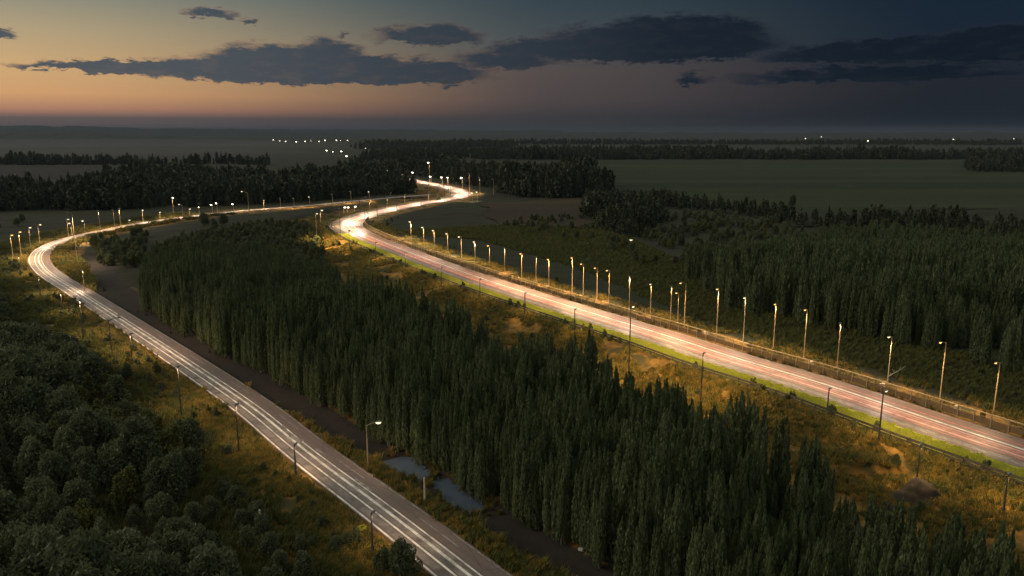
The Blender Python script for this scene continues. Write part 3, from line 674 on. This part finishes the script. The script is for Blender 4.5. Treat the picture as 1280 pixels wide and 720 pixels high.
grass('grass', thin(strip(LC, LN, 4.0, 8.5, 9000, rgm), 62, 5, -.2), GOLD_P, .8, 'dry grass between the left road and the creek', (.7, .25))
grass('weeds', thin(strip(LC, LN, 5.0, 10.5, 5000, rgm), 63, 4, 0), WEED_P, .8, 'tall weeds on the bank between left road and creek')
grass('grass', thin(strip(RC, RN, -1.2, -24, 44000, rgm, 480), 64, 6, -.24), GOLD_P, .85, 'orange dry grass on the rough bank below the left barrier', (.25, .4))
grass('grass', thin(strip(RC, RN, R1 + 1, R1 + 14, 9000, rgm, 420), 65, 6, -.1), GOLD_P, .9, 'dull dry grass behind the right railing', (.25, .3))
I_LIME = int(np.argmin(np.abs(RC[:, 1] - 375)))
M_DULL, t_ = new_mat('dull_verge_soil'); n_ = t_.noise(t_.n('ShaderNodeNewGeometry').outputs['Position'], .5, 5, .65); finish(t_, pbr(t_, t_.mix(n_, (.06, .045, .03, 1), (.12, .085, .05, 1)), .95).outputs[0])
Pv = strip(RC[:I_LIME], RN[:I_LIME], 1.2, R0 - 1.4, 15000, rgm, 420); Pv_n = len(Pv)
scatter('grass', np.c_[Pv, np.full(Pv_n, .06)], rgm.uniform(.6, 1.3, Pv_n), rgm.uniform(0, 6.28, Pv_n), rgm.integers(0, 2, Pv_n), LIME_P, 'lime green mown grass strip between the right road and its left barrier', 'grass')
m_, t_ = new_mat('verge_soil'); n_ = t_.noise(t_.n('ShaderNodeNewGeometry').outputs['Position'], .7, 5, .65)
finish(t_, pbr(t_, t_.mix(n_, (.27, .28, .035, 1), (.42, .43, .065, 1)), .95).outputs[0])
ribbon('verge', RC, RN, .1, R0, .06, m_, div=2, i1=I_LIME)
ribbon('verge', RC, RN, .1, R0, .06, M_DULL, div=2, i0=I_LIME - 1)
Pq = jitter_grid(gpoly([(480, 290), (600, 300), (720, 335), (830, 380), (950, 425), (1100, 465), (1300, 530), (1500, 600), (1500, 480), (1280, 462), (1100, 412), (900, 378), (860, 330), (760, 285), (600, 282)]), 1.35, rgm)
grass('weeds', Pq, WEED_P[:1] + WEED_P[2:], .75, 'dim rough meadow between the right railing and the wood beyond', (3, 2))
Pg = jitter_grid(LWD, 1.6, rgm); grass('weeds', Pg, WEED_P[:1] + GOLD_P[3:], .9, 'tall dull grass in the gaps of the left thicket', (6, 3))
# wood floor weeds along creek right bank
Pb = strip(CC, normals(CC), 5, 11, 3500, rgm, 400); grass('weeds', Pb, WEED_P, .7, 'dull weeds on the creek bank below the poplars')

# ------------------------------------------------------------------ pond in the creek
m_, t_ = new_mat('pond_water'); tc_ = t_.n('ShaderNodeNewGeometry').outputs['Position']
b_ = pbr(t_, t_.mix(t_.noise(tc_, .3, 4), (.055, .075, .105, 1), (.085, .11, .15, 1)), .12, 0, .5, t_.noise(tc_, 1.5, 3), .02, .25); finish(t_, b_.outputs[0])  # blue-grey base colour stands in for the reflected sky
for poly in PONDS:
    c = np.array(poly); c = c.mean(0) + (c - c.mean(0)) * 1.18; c = catmull([Vector((x, y)) for x, y in c.tolist() + c[:1].tolist()], .8)[:-1]
    o = meshobj('water', [(x, y, -1.2) for x, y in c], [tuple(range(len(c)))], m_); o['kind'] = 'structure'
rgw = np.random.default_rng(88); Pw = np.vstack([np.array(q) for q in PONDS]); Pw = np.repeat(Pw, 14, 0) + rgw.normal(0, 1.1, (len(Pw) * 14, 2)); Pw = Pw[(Pw[:, 0] < 0) & ~in_poly(Pw, PONDS[0]) & ~in_poly(Pw, PONDS[1])]
scatter('reeds', np.c_[Pw, hz(Pw)], rgw.uniform(.4, .8, len(Pw)), rgw.uniform(0, 6, len(Pw)), rgw.integers(0, 3, len(Pw)), WEED_P, 'dull reeds round the edge of the pond', 'reeds')
for i, (x, y, s) in enumerate([(417, 510, .8), (500, 554, .7), (505, 559, .5), (379, 490, .45), (328, 465, .5), (556, 578, .4), (728, 692, .6), (345, 476, .35)]):
    b = MB(); b.ell((0, 0, 0), s, s * .6, s * .4, 9, 6); rg = np.random.default_rng(i)
    b.v = [v * (1 + rg.uniform(-.14, .14)) for v in b.v]
    o = b.build('stone', M_STONE); P = at(x, y, -.9); o.location = (P.x, P.y, float(hz(np.array([[P.x, P.y]]))[0]) + .15); o.rotation_euler = (0, 0, i)
    tag(o, ['pale flat stone on the dark creek bed, upstream of the pond', 'larger pale stone just above the pond', 'smaller pale stone beside another above the pond', 'small pale stone on the creek bed above the flat stone', 'pale stone on the narrow upper creek bed', 'small stone at the far edge of the pond', 'pale stone on the lower creek bank near the poplars', 'tiny pale stone on the upper creek bed'][i], 'stone', 'stones in the creek')

# ------------------------------------------------------------------ lamp posts
ORD = ['first', 'second', 'third', 'fourth', 'fifth', 'sixth', 'seventh', 'eighth', 'ninth', 'tenth', 'eleventh', 'twelfth', 'thirteenth', 'fourteenth', 'fifteenth', 'sixteenth', 'seventeenth', 'eighteenth', 'nineteenth', 'twentieth'] + ['twenty-' + k for k in ('first', 'second', 'third', 'fourth', 'fifth', 'sixth', 'seventh', 'eighth', 'ninth')] + ['thirtieth'] + ['thirty-' + k for k in ('first', 'second', 'third', 'fourth', 'fifth', 'sixth', 'seventh', 'eighth', 'ninth')]
def lamp(xb, yb, yt, arm, lit, power, label, group, colour='warm', dark=False, aim=None, size=1.0, name='street_lamp', cone=140, lightcol=None, boost=1.0, long=1.0):
    """arm: signed length in metres along the direction of aim (unit 2-D vector); lit: bowl glows; power: spot output scale, an added light where the head is dark"""
    P = at(xb, yb); P.z = float(hz(np.array([[P.x, P.y]]))[0]) if P.y < 700 else -.1
    h = height_to(P, yt) - P.z; a = Vector((aim[0], aim[1], 0)) if aim is not None else Vector((-1, 0, 0))
    o = empty(name, P); tag(o, label, 'street lamp', group); pm = M_DARKPOLE if dark else M_POLE
    r = (.15 if dark and P.y < 300 else .11) * max(1, P.y / 260) ** .5
    MB().tube([(0, 0, -.5), (0, 0, .9), (0, 0, .9), (0, 0, h * .6), (0, 0, h)], [r * 1.35, r * 1.3, r, r * .8, r * .6], 8).build('pole', pm, o)
    e = Vector((0, 0, h))
    if arm > 0:
        e = a * arm + Vector((0, 0, h + .18 * arm))
        MB().tube([(0, 0, h - .25), a * arm * .25 + Vector((0, 0, h + .02)), a * arm * .6 + Vector((0, 0, h + .12 * arm)), e], [r * .55, r * .5, r * .45, r * .4], 6).build('arm', pm, o)
    ang = math.atan2(a.y, a.x); hd = e + a * .3 * size
    MB().box(hd + Vector((0, 0, .07 * size)), .95 * size, .34 * size, .13 * size, ang, .72).build('lamp_head', M_HOUS, o)
    em = {'warm': E_WARM, 'pale': E_PALE, 'white': E_WHITE, 'dim': E_DIM}[colour]
    MB().ell(hd - Vector((0, 0, 0)), .44 * size, .2 * size, .33 * size, 10, 5, -1, 0, ang).build('bowl', em if lit else M_HOUS, bpy.data.objects[o.children[-1].name] if False else o)
    if power > 0:  # dark heads get one too: light added for road and verge
        ld = bpy.data.lights.new('lamp_or_added_light', 'SPOT'); ld.energy = power * boost * h * h * LAMP; ld.spot_size = R(cone); ld.spot_blend = .75; ld.shadow_soft_size = .35
        ld.color = lightcol or {'warm': (1, .64, .34), 'pale': (1, .74, .5), 'white': (1, .8, .6), 'dim': (1, .7, .42)}[colour]
        lo = bpy.data.objects.new('lamp_or_added_light', ld); COL.objects.link(lo); lo.parent = o; lo.location = hd + Vector((0, 0, -.32 * size))
        tgt = Vector((0, 0, -1)) + a * .38; lo.rotation_euler = (-tgt).to_track_quat('Z', 'Y').to_euler()
        if long != 1:
            z = -tgt.normalized(); z = -z if False else z; yv = Vector((-a.y, a.x, 0)); xv = yv.cross(z).normalized(); m3 = Matrix((xv, yv, z)).transposed(); lo.rotation_euler = m3.to_euler(); lo.scale = (1, long, 1)
    return o
LAMP = 42.0; BEND = 8.0
def toward(C, N, off, P):
    q = C + N * off; i = int(np.argmin(np.hypot(q[:, 0] - P.x, q[:, 1] - P.y))); d = Vector((q[i, 0] - P.x, q[i, 1] - P.y)); return d.normalized()
def run(specs, C, N, off, prefix, where, group, **kw):
    specs = sorted(specs, key=lambda s: -s[0])
    for k, s in enumerate(specs):
        xb, yb, yt, arm, lit, power, colour = s[:7]; extra = s[7] if len(s) > 7 else ''
        P = at(xb, yb); a = toward(C, N, off, P)
        kind = (extra or ('lit ' if lit else 'unlit ') + ('arm' if arm > .8 else 'straight')) + f' {prefix}'
        size = max(.8, min(P.y, 330) / 300 + max(0, P.y - 330) / 420)
        if C is RC and 'boost' not in kw: power *= 1.7 + 7.0 * max(0, min(1, (P.y - 165) / 190))
        lamp(xb, yb, yt, arm, lit, power, f'{kind} {where}, {ORD[k]} from the right', group, colour, aim=a, size=min(size, 4.5), **kw)
# behind the railing on the right side of the right road
run([(1242, 514, 453, 1.4, 1, 1, 'warm'), (1174, 503, 428, 1.6, 1, 1, 'warm'), (1109, 481, 421, .7, 1, 1, 'pale'), (1046, 461, 404, 0, 0, .9, 'warm'), (1004.5, 447, 387, .6, 1, 1, 'warm'), (966.5, 434, 380, .3, 1, 1, 'warm'),
     (929, 424, 372, .2, 1, 1, 'pale'), (895, 427, 361, .4, 1, 1, 'warm'), (855, 411, 354, 2, 1, 1, 'warm'), (847, 402, 366, .8, 1, .4, 'warm'), (838, 399, 358, 0, 0, .6, 'warm'), (813, 392, 355, .2, 1, .5, 'dim'), (786, 394, 345, 0, 0, 1, 'pale'),
     (761, 378, 338, .8, 1, 1, 'warm'), (746, 374, 335, .7, 1, .7, 'warm'), (729, 369, 330, .8, 1, .7, 'warm'), (715, 366, 322, .2, 1, .9, 'warm'), (686, 358, 324, .2, 1, 1, 'warm'), (670, 353, 321, 0, 0, .8, 'warm'), (652, 352, 317, .2, 1, 1, 'warm'),
     (631, 341, 310, 0, 0, 1, 'warm'), (612, 333, 307, .4, 1, 1, 'warm'), (594, 326, 302, .2, 1, 1, 'pale'), (577, 322, 296, .8, 1, 1, 'pale'), (560, 318, 292, .2, 1, 1, 'pale'), (543, 311, 288, .2, 1, 1.2, 'pale'), (530, 306, 284, .3, 1, 1.3, 'pale'), (514, 299, 277, .2, 1, 1.4, 'pale')],
    RC, RN, 11.5, 'lamp post', 'behind the right railing', 'lamps behind the railing of the right road')
# on the bank below the left barrier; spots on unlit ones are added
run([(1255, 634, 592, 0, 0, .9, 'warm'), (1146, 600, 555, 0, 0, .9, 'warm'), (1098, 552, 490, .5, 1, 1, 'dim'), (1034, 514, 485, 0, 0, 0, 'warm'), (876, 500, 441, 0, 0, 1, 'warm'), (786, 466, 384, .4, 1, 1.1, 'pale'), (718, 418, 386, 0, 0, .8, 'warm'), (656, 394, 366, 0, 0, .8, 'warm'), (600, 374, 349, 0, 0, .9, 'warm'), (552, 358, 334, 0, 0, 1, 'warm'), (507, 339, 316, 0, 0, 1.1, 'warm'), (470, 325, 303, 0, 0, 1.3, 'warm'), (437, 310, 288, 0, 0, 1.5, 'warm'),
     (402, 303, 263, .5, 1, 2.2, 'pale'), (396, 300, 267, .3, 1, 1.4, 'dim')],
    RC, RN, 6, 'post', 'on the bank below the low guardrail', 'posts along the left barrier of the right road', dark=True, lightcol=(1, .64, .26), boost=3.2)
# far bends of the right road
run([(617, 243, 224, 0, 0, 0, 'warm'), (600, 242, 222, 0, 0, 2, 'white'), (587, 243, 217, 0, 0, 2.4, 'white'), (597, 251, 240, .3, 1, 2.4, 'pale'), (591, 252, 241, .3, 1, 2.4, 'pale'), (578, 237, 222, .3, 1, 2.6, 'white'), (560, 233, 222, 0, 0, 2.4, 'white'), (553, 232, 221.5, .3, 1, 2.4, 'white'), (539, 229, 220.5, .3, 1, 2.4, 'white'), (537, 228.5, 203, .3, 1, 1, 'white'),
     (517, 226, 215.5, .3, 1, 2.6, 'white'), (504, 223, 218, 0, 0, 2.6, 'warm'), (486, 219, 213, .3, 1, 2.6, 'pale'), (470, 215.6, 210.5, 0, 0, 2.6, 'pale'), (455, 218, 213, .5, 1, 1, 'pale')],
    RC, RN, 9, 'lamp post', 'beyond the far bend', 'lamps at the far bends of the right road', cone=120, boost=1.5)
# slim dark-headed posts added along both edges of the bends to brighten the lanes
eds = [i for i in range(len(RC)) if RC[i, 1] > 370 and RC[i, 1] < 960]
eds = [i for n_, i in enumerate(eds) if n_ % 6 == 0]
for k, i in enumerate(eds):
    off = R1 + .8 if k % 2 else R0 - 4.2
    p = RC[i] + RN[i] * off; px_, py_ = pix_of((p[0], p[1], 0)); _, yt_ = pix_of((p[0], p[1], 9.0))
    a_ = Vector(RN[i]) * (-1 if k % 2 else 1)
    o = lamp(px_, py_, yt_, 4.0, 0, 1.0, f'added slim light post on the {"outer" if k % 2 else "inner"} edge of the bends, {ORD[k // 2]} from near end', 'added slim posts lighting the bends of the right road', 'white', dark=True, aim=a_, cone=112, boost=BEND, size=1.2, lightcol=(1, .80, .58), long=2.6)
run([(462, 258, 250, .3, 1, 1.6, 'warm', 'lit yellowish'), (443, 263, 258, .3, 1, 1.4, 'white', 'lit low'), (434, 264.5, 259, .3, 1, 1.4, 'white', 'lit low'), (430, 266, 259, .3, 1, 1.4, 'white', 'lit low'), (536, 251, 240, .3, 0, 2, 'white', 'dark slim'), (506, 253, 243, 0, 0, 2, 'white', 'dark slim'), (484, 257, 246, 0, 0, 1.5, 'white', 'dark slim')],
    RC, RN, 9, 'lamp post', 'between the roads before the far bend', 'lamps between the roads before the far bend', cone=130, boost=1.2)
# far straight of the left road
run([(462, 251.5, 239.5, .2, 1, .9, 'dim'), (439, 254, 239.5, 0, 0, .9, 'dim'), (416, 256, 243, 0, 0, .8, 'dim'), (387.5, 259, 246, .2, 1, .8, 'dim'), (368, 260.5, 248, 0, 0, .8, 'dim'), (351, 261, 248, 0, 0, .9, 'warm'), (330, 261, 250.5, .2, 1, .9, 'dim'), (311, 264, 241, 4.5, 1, 1, 'dim', 'long-armed pale'),
     (292.5, 266, 255, .2, 1, .5, 'white'), (272, 267.5, 254, .2, 1, .5, 'white'), (266, 268.5, 256, .2, 1, .5, 'white'), (249.5, 270, 259, .2, 1, .7, 'white'), (237, 270, 261, .2, 1, .5, 'dim'), (229, 273, 256, 1.6, 1, 1, 'dim', 'reddish arm'), (217, 268, 247, .2, 1, .4, 'white'), (200, 274, 265, .2, 1, 1, 'dim'), (179, 278, 262.5, .2, 1, 1.1, 'pale'), (161, 280, 275, .2, 1, .6, 'dim')],
    LC, LN, 0, 'lamp post', 'along the far stretch of the left road', 'lamps along the far stretch of the left road', boost=5)
# around the bend of the left road
run([(151, 283, 261, 0, 0, 1, 'warm', 'thin unlit'), (144, 287, 262.5, 0, 0, 1.1, 'warm'), (126, 291, 264, 0, 0, 1.2, 'warm'), (108, 303, 276, .3, 1, 1.2, 'pale'), (97, 329, 266, 1.2, 0, 1.2, 'pale', 'tallest'), (91, 301, 279, .3, 1, .9, 'pale'), (86, 297, 274, .3, 1, .9, 'dim'), (106, 364, 338, 0, 0, .8, 'pale'), (50, 305, 281, .8, 1, 1.3, 'pale'), (39, 312, 284.5, .3, 1, 1.3, 'pale'), (27, 322, 290, .3, 1, 1.4, 'warm'), (17, 327, 294, .3, 1, 1.4, 'warm')],
    LC, LN, 0, 'lamp post', 'around the bend of the left road', 'lamps around the bend of the left road', boost=3.6)
# down the near stretch of the left road; its dark poles get added lights
lamp(460, 584, 531, 1.5, 1, .6, 'pale lamp post with glowing raised arm between the left road and the pond', 'lamps along the near left road', 'pale', aim=(.97, .25), lightcol=(1, .68, .44), boost=1.2)
run([(370, 594, 555, 0, 0, .42, 'warm'), (299, 566, 505, 0, 0, .45, 'warm'), (227, 520, 458, 0, 0, .55, 'warm'), (166, 457, 417, 0, 0, .6, 'warm'), (141, 448, 400, 1.9, 0, .7, 'warm'), (105, 427, 375, 0, 0, .8, 'warm'), (79, 397, 366, 0, 0, .8, 'warm'), (51, 372, 345, 0, 0, 1.0, 'warm'), (26, 345, 320, 0, 0, 1.1, 'warm'), (466, 690, 640, 0, 0, .4, 'warm', 'shrub-hidden')],
    LC, LN, 0, 'lamp post', 'on the dry verge of the left road', 'dark posts on the left verge', dark=True, lightcol=(1, .66, .40), boost=4.2, cone=160)
# distant lights
for k, (x, y) in enumerate([(342, 174.5), (350, 176), (357.5, 176.5), (371, 177), (382, 176.5), (389, 176), (399, 176.5), (407, 175), (421, 175), (426, 175.5), (435, 175)]):
    lamp(x, y + 2.2, y, 0, 1, 0, f'distant white light in the upper town row below the horizon, {ORD[k]} from the left', 'upper row of town lights', 'white', size=(3.2, 2.4, 3.4, 4.6, 4, 2.2, 3, 4.4, 4.4, 2.4, 3.4)[k] * 1.25, name='mast_light')
for k, (x, y) in enumerate([(409, 188), (416.5, 189.5), (427.5, 189), (434, 195), (458, 185)]):
    lamp(x, y + 3, y, 0, 1, 0, f'bright white light of the lower town row, {ORD[k]} from the left', 'lower row of town lights', 'white', size=(5.5, 3.2, 6, 5.5, 5)[k] * .7, name='mast_light')
for k, (x, y) in enumerate([(1007, 173), (1027, 171), (1052, 175), (1072, 176), (1085, 176), (1192, 174), (1215, 177), (1267, 173.5)]):
    lamp(x, y + 3.2, y, 0, 1, 0, f'faint light of the distant village on the right, {ORD[k]} from the left', 'village lights on the right horizon', 'white', size=(4.5, 3.5, 4.5, 3, 3.5, 4, 4, 3)[k] * 1.3, name='mast_light')
lamp(790, 306, 299.5, 0, 1, 0, 'single faint light standing alone in the dark scrub', 'lone lights', 'dim', size=1.6, name='mast_light')

# ------------------------------------------------------------------ railings
def rail(name, C, N, off, i0, i1, step, h, mats, label, rails, post=.14):
    o = empty(name, (C[i0, 0], C[i0, 1], 0)); tag(o, label, 'railing'); base = Vector((C[i0, 0], C[i0, 1], 0))
    idx = list(range(i0, i1, step))
    Q = lambda i: Vector((C[i, 0] + N[i, 0] * off, C[i, 1] + N[i, 1] * off, 0)) - base
    for i in idx[:100]:
        g = math.atan2(-N[i, 0], N[i, 1]); MB().box(Q(i) + Vector((0, 0, h / 2 - .2)), post, post, h + .4, g, .85).build('post', mats[0], o)
    if len(idx) > 100:
        b = MB()
        for i in idx[100:]: b.box(Q(i) + Vector((0, 0, h / 2 - .2)), post, post, h + .4)
        b.build('distant_posts', mats[0], o)['kind'] = 'stuff'
    for z, hh, th, mt in rails:
        v, f = [], []
        for i in range(i0, i1):
            for dx, dz in ((-th / 2, -hh / 2), (th / 2, -hh / 2), (th / 2, hh / 2), (-th / 2, hh / 2)):
                v.append(Q(i) + Vector((N[i, 0] * (dx + post * .62), N[i, 1] * (dx + post * .62), z + dz)))
        for k in range(i1 - i0 - 1):
            for e in range(4): f.append((k * 4 + e, k * 4 + (e + 1) % 4, (k + 1) * 4 + (e + 1) % 4, (k + 1) * 4 + e))
        meshobj('rail', v, f, mt, o)
    return o
i_near = int(np.argmin(np.abs(RC[:, 1] - 85))); i_far = int(np.argmin(np.abs(RC[:, 1] - 440)))
M_TOP = simple('pale_top_rail', (.42, .32, .18), .6, .1, .25, 1.1)
M_PANEL = simple('rusty_mesh_panel', (.13, .085, .04), .85, 0, .5, 1.5)
rail('railing', RC, RN, R1 + .9, i_near, i_far, 1, 2.2, (M_RAIL, M_RAIL), 'tall weathered railing along the far side of the right road', [(2.18, .16, .12, M_TOP), (1.5, .08, .06, M_RAIL), (.7, 1.1, .05, M_PANEL)], .18)
rail('guardrail', RC, RN, -.3, i_near, i_far, 1, 1.15, (M_RAILD, M_RAILD), 'low dark guardrail along the near side of the right road', [(.92, .42, .07, M_RAILD), (.34, .42, .05, M_RAILD)], .15)
# cabinets fixed beside the railing
for k, (x, y, l) in enumerate([(1102, 488, 'pale cabinet at the railing beside the slanted-head lamp'), (1013, 460, 'pale cabinet at the railing left of the unlit pole'), (1196, 516, 'pale cabinet nearest the right edge along the railing'), (881, 421, 'small pale cabinet at the railing near the middle lamps')]):
    P = at(x, y); o = empty('roadside_cabinet', P, R(30)); tag(o, l, 'cabinet', 'cabinets along the railing')
    MB().box((0, 0, .08), 1.2, .7, .16).build('plinth', M_STONE, o); MB().box((0, 0, .76), 1.1, .55, 1.2, 0, .97).build('body', M_BOX, o)
    MB().box((0, 0, 1.39), 1.18, .63, .06, 0, .95).build('lid', M_BOX, o); MB().box((0, -.29, .76), .9, .03, .95).build('door', M_BOX, o)

# ------------------------------------------------------------------ roadside shrubs, oddments
SH = []
for i in range(4):
    rg = np.random.default_rng(500 + i); SH.append((mk('shrub_crown', *bush_crown(rg, 1.5, 1.3, 420, .16, 9, .0), M_BUSH if i % 2 else M_OLIVE), mk_mb('shrub_stem', bush_trunk(rg, 1.4, 1), M_BARK)))
rgs = np.random.default_rng(77); zone_names = ['nearest the right edge', 'below the lamp-lit middle', 'where the road narrows', 'near the middle bend']
ii = sorted(rgs.integers(i_near, i_far - 20, 64))
for n_, i in enumerate(ii):
    p = RC[i] + RN[i] * rgs.uniform(-1.5, .9); k = int(rgs.integers(0, 4)); s = rgs.uniform(.5, 1.25); z = zone_names[min(3, int(4 * n_ / 64))]
    sz = 'tiny' if s < .75 else 'small' if s < 1 else 'bushy'
    tree('roadside_shrub', SH[k], (p[0], p[1], -.05), (s, s, s * 1.2), rgs.uniform(0, 6), f'{sz} {"dark" if k % 2 else "olive"} shrub against the low guardrail, {z}', 'shrub', 'shrubs along the low guardrail')
def shrub(x, y, k, s, label, pair=None, name='roadside_shrub'):
    P = at(x, y); P.z = float(hz(np.array([[P.x, P.y]]))[0]); return tree(name, pair or BSH[k], P, (s, s, s), x, label, 'shrub', None)
shrub(717, 414, 2, .42, 'tallest dark shrub rising above the low guardrail')
shrub(505, 722, 0, .62, 'round dark bush touching the bottom edge of the left road'); shrub(478, 712, 3, .4, 'smaller dark bush left of the round bush by the road')
rg = np.random.default_rng(901); lime = (mk('shrub_crown', *bush_crown(rg, 1.6, 1.6, 500, .18, 9, 0), M_LIME), mk_mb('shrub_stem', bush_trunk(rg, 1.5, 1), M_BARK))
shrub(453, 668, 0, .9, 'small bright yellow shrub on the left verge', lime)
shrub(835, 252, 1, 1.3, 'dark rounded tree alone at the field edge', name='field_tree'); shrub(808, 256, 2, 1.0, 'smaller dark tree left of the rounded field tree', name='field_tree')
shrub(255, 281, 1, .95, 'dark tree hiding the left road where it passes behind', name='field_tree'); shrub(280, 281, 0, .9, 'dark tree right beside the one hiding the left road', name='field_tree'); shrub(268, 284, 3, .7, 'low dark tree in front of the pair hiding the left road', name='field_tree')
shrub(548, 250, 4, .55, 'dark tree where the left road meets the right road', name='field_tree')
shrub(160, 474, 2, .45, 'dark bush beside the shorter post on the left verge')
# pale bare branch behind the railing
P = at(1117, 470); o = empty('bare_branch', P); tag(o, 'pale bare branching twig standing behind the right railing', 'branch')
b = MB(); b.tube([(-1.2, 0, -.1), (.2, 0, .7), (1.2, .2, 1.2), (2.4, .1, 2.2)], [.12, .1, .07, .03], 5)
for a0, a1 in (((.2, 0, .7), (-.4, .2, 1.5)), ((1.2, .2, 1.2), (1.3, 0, 2.1)), ((1.2, .2, 1.2), (2.3, .3, 1.3)), ((-.4, 0, .4), (-1.3, .1, .9))): b.tube([a0, a1], [.07, .03], 5)
b.build('branch', M_PALEBARK, o)
# stump posts by the pond and on the left verge
for x, yb, yt, l in ((531, 629, 597, 'pale wooden post between the left road and the pond'), (326, 660, 637, 'short pale post among the bushes left of the left road')):
    P = at(x, yb); P.z = float(hz(np.array([[P.x, P.y]]))[0]); h = height_to(P, yt) - P.z
    o = MB().tube([(0, 0, -.4), (.02, 0, h * .5), (0, .03, h * .96), (0, .03, h)], [.16, .14, .13, .08], 9).build('wooden_post', M_PALEBARK); o.location = P; tag(o, l, 'post')
# dark mound on the bank
P = at(1148, 606); b = MB(); n_ = 34; rg = np.random.default_rng(3); G_ = []
for i in range(n_):
    for j in range(n_):
        x, y = (i / (n_ - 1) - .5) * 11, (j / (n_ - 1) - .5) * 8; d = math.hypot(x / 5.2, y / 3.8)
        G_.append((x, y))
nz = vnoise(np.array(G_), 1.7, 91) * .8 + vnoise(np.array(G_), .7, 92) * .35
for (x, y), q in zip(G_, nz): b.v.append(Vector((x, y, max(0, 1 - (abs(x / 5.2) ** 1.0 + abs(y / 3.8) ** 1.2)) * 3.6 * (1 + .5 * q) + q * 1.1 - .7)))
for i in range(n_ - 1):
    for j in range(n_ - 1): k = i * n_ + j; b.f.append((k, k + n_, k + n_ + 1, k + 1))
o = b.build('earth_mound', M_EARTH, smooth=True); o.location = (P.x, P.y, -1.5); tag(o, 'pointed dark earth mound on the bank below the low guardrail', 'mound')

# ------------------------------------------------------------------ haze
b = MB(); b.box((0, 9000, 48), 24000, 19400, 102)
m_, t_ = new_mat('haze_air'); pv = t_.n('ShaderNodeVolumePrincipled'); pv.inputs['Color'].default_value = (.17, .21, .27, 1); pv.inputs['Density'].default_value = .00007; pv.inputs['Anisotropy'].default_value = .2
o_ = t_.n('ShaderNodeOutputMaterial'); t_.put(o_.inputs['Volume'], pv.outputs[0])
HZ = b.build('haze', m_); HZ['kind'] = 'stuff'; HZ['label'] = 'thin dusk haze over the whole valley'

# low mist lying in the valley on the left
def mist(cx, cy, rx, ry, rz, dens, label):
    b = MB(); b.ell((cx, cy, 0), rx, ry, rz, 40, 12, -.04, 1)
    m, t = new_mat('mist_air'); pv = t.n('ShaderNodeVolumePrincipled'); pv.inputs['Color'].default_value = (.78, .74, .74, 1); pv.inputs['Density'].default_value = dens
    o = t.n('ShaderNodeOutputMaterial'); t.put(o.inputs['Volume'], pv.outputs[0])
    q = b.build('mist', m, smooth=True); q['kind'] = 'stuff'; q['label'] = label
mist(-1150, 2050, 900, 560, 30, .00010, 'pale mist lying in the valley below the left ridge')
mist(-700, 1500, 420, 260, 16, .00012, 'thin pale mist behind the dark left wood')
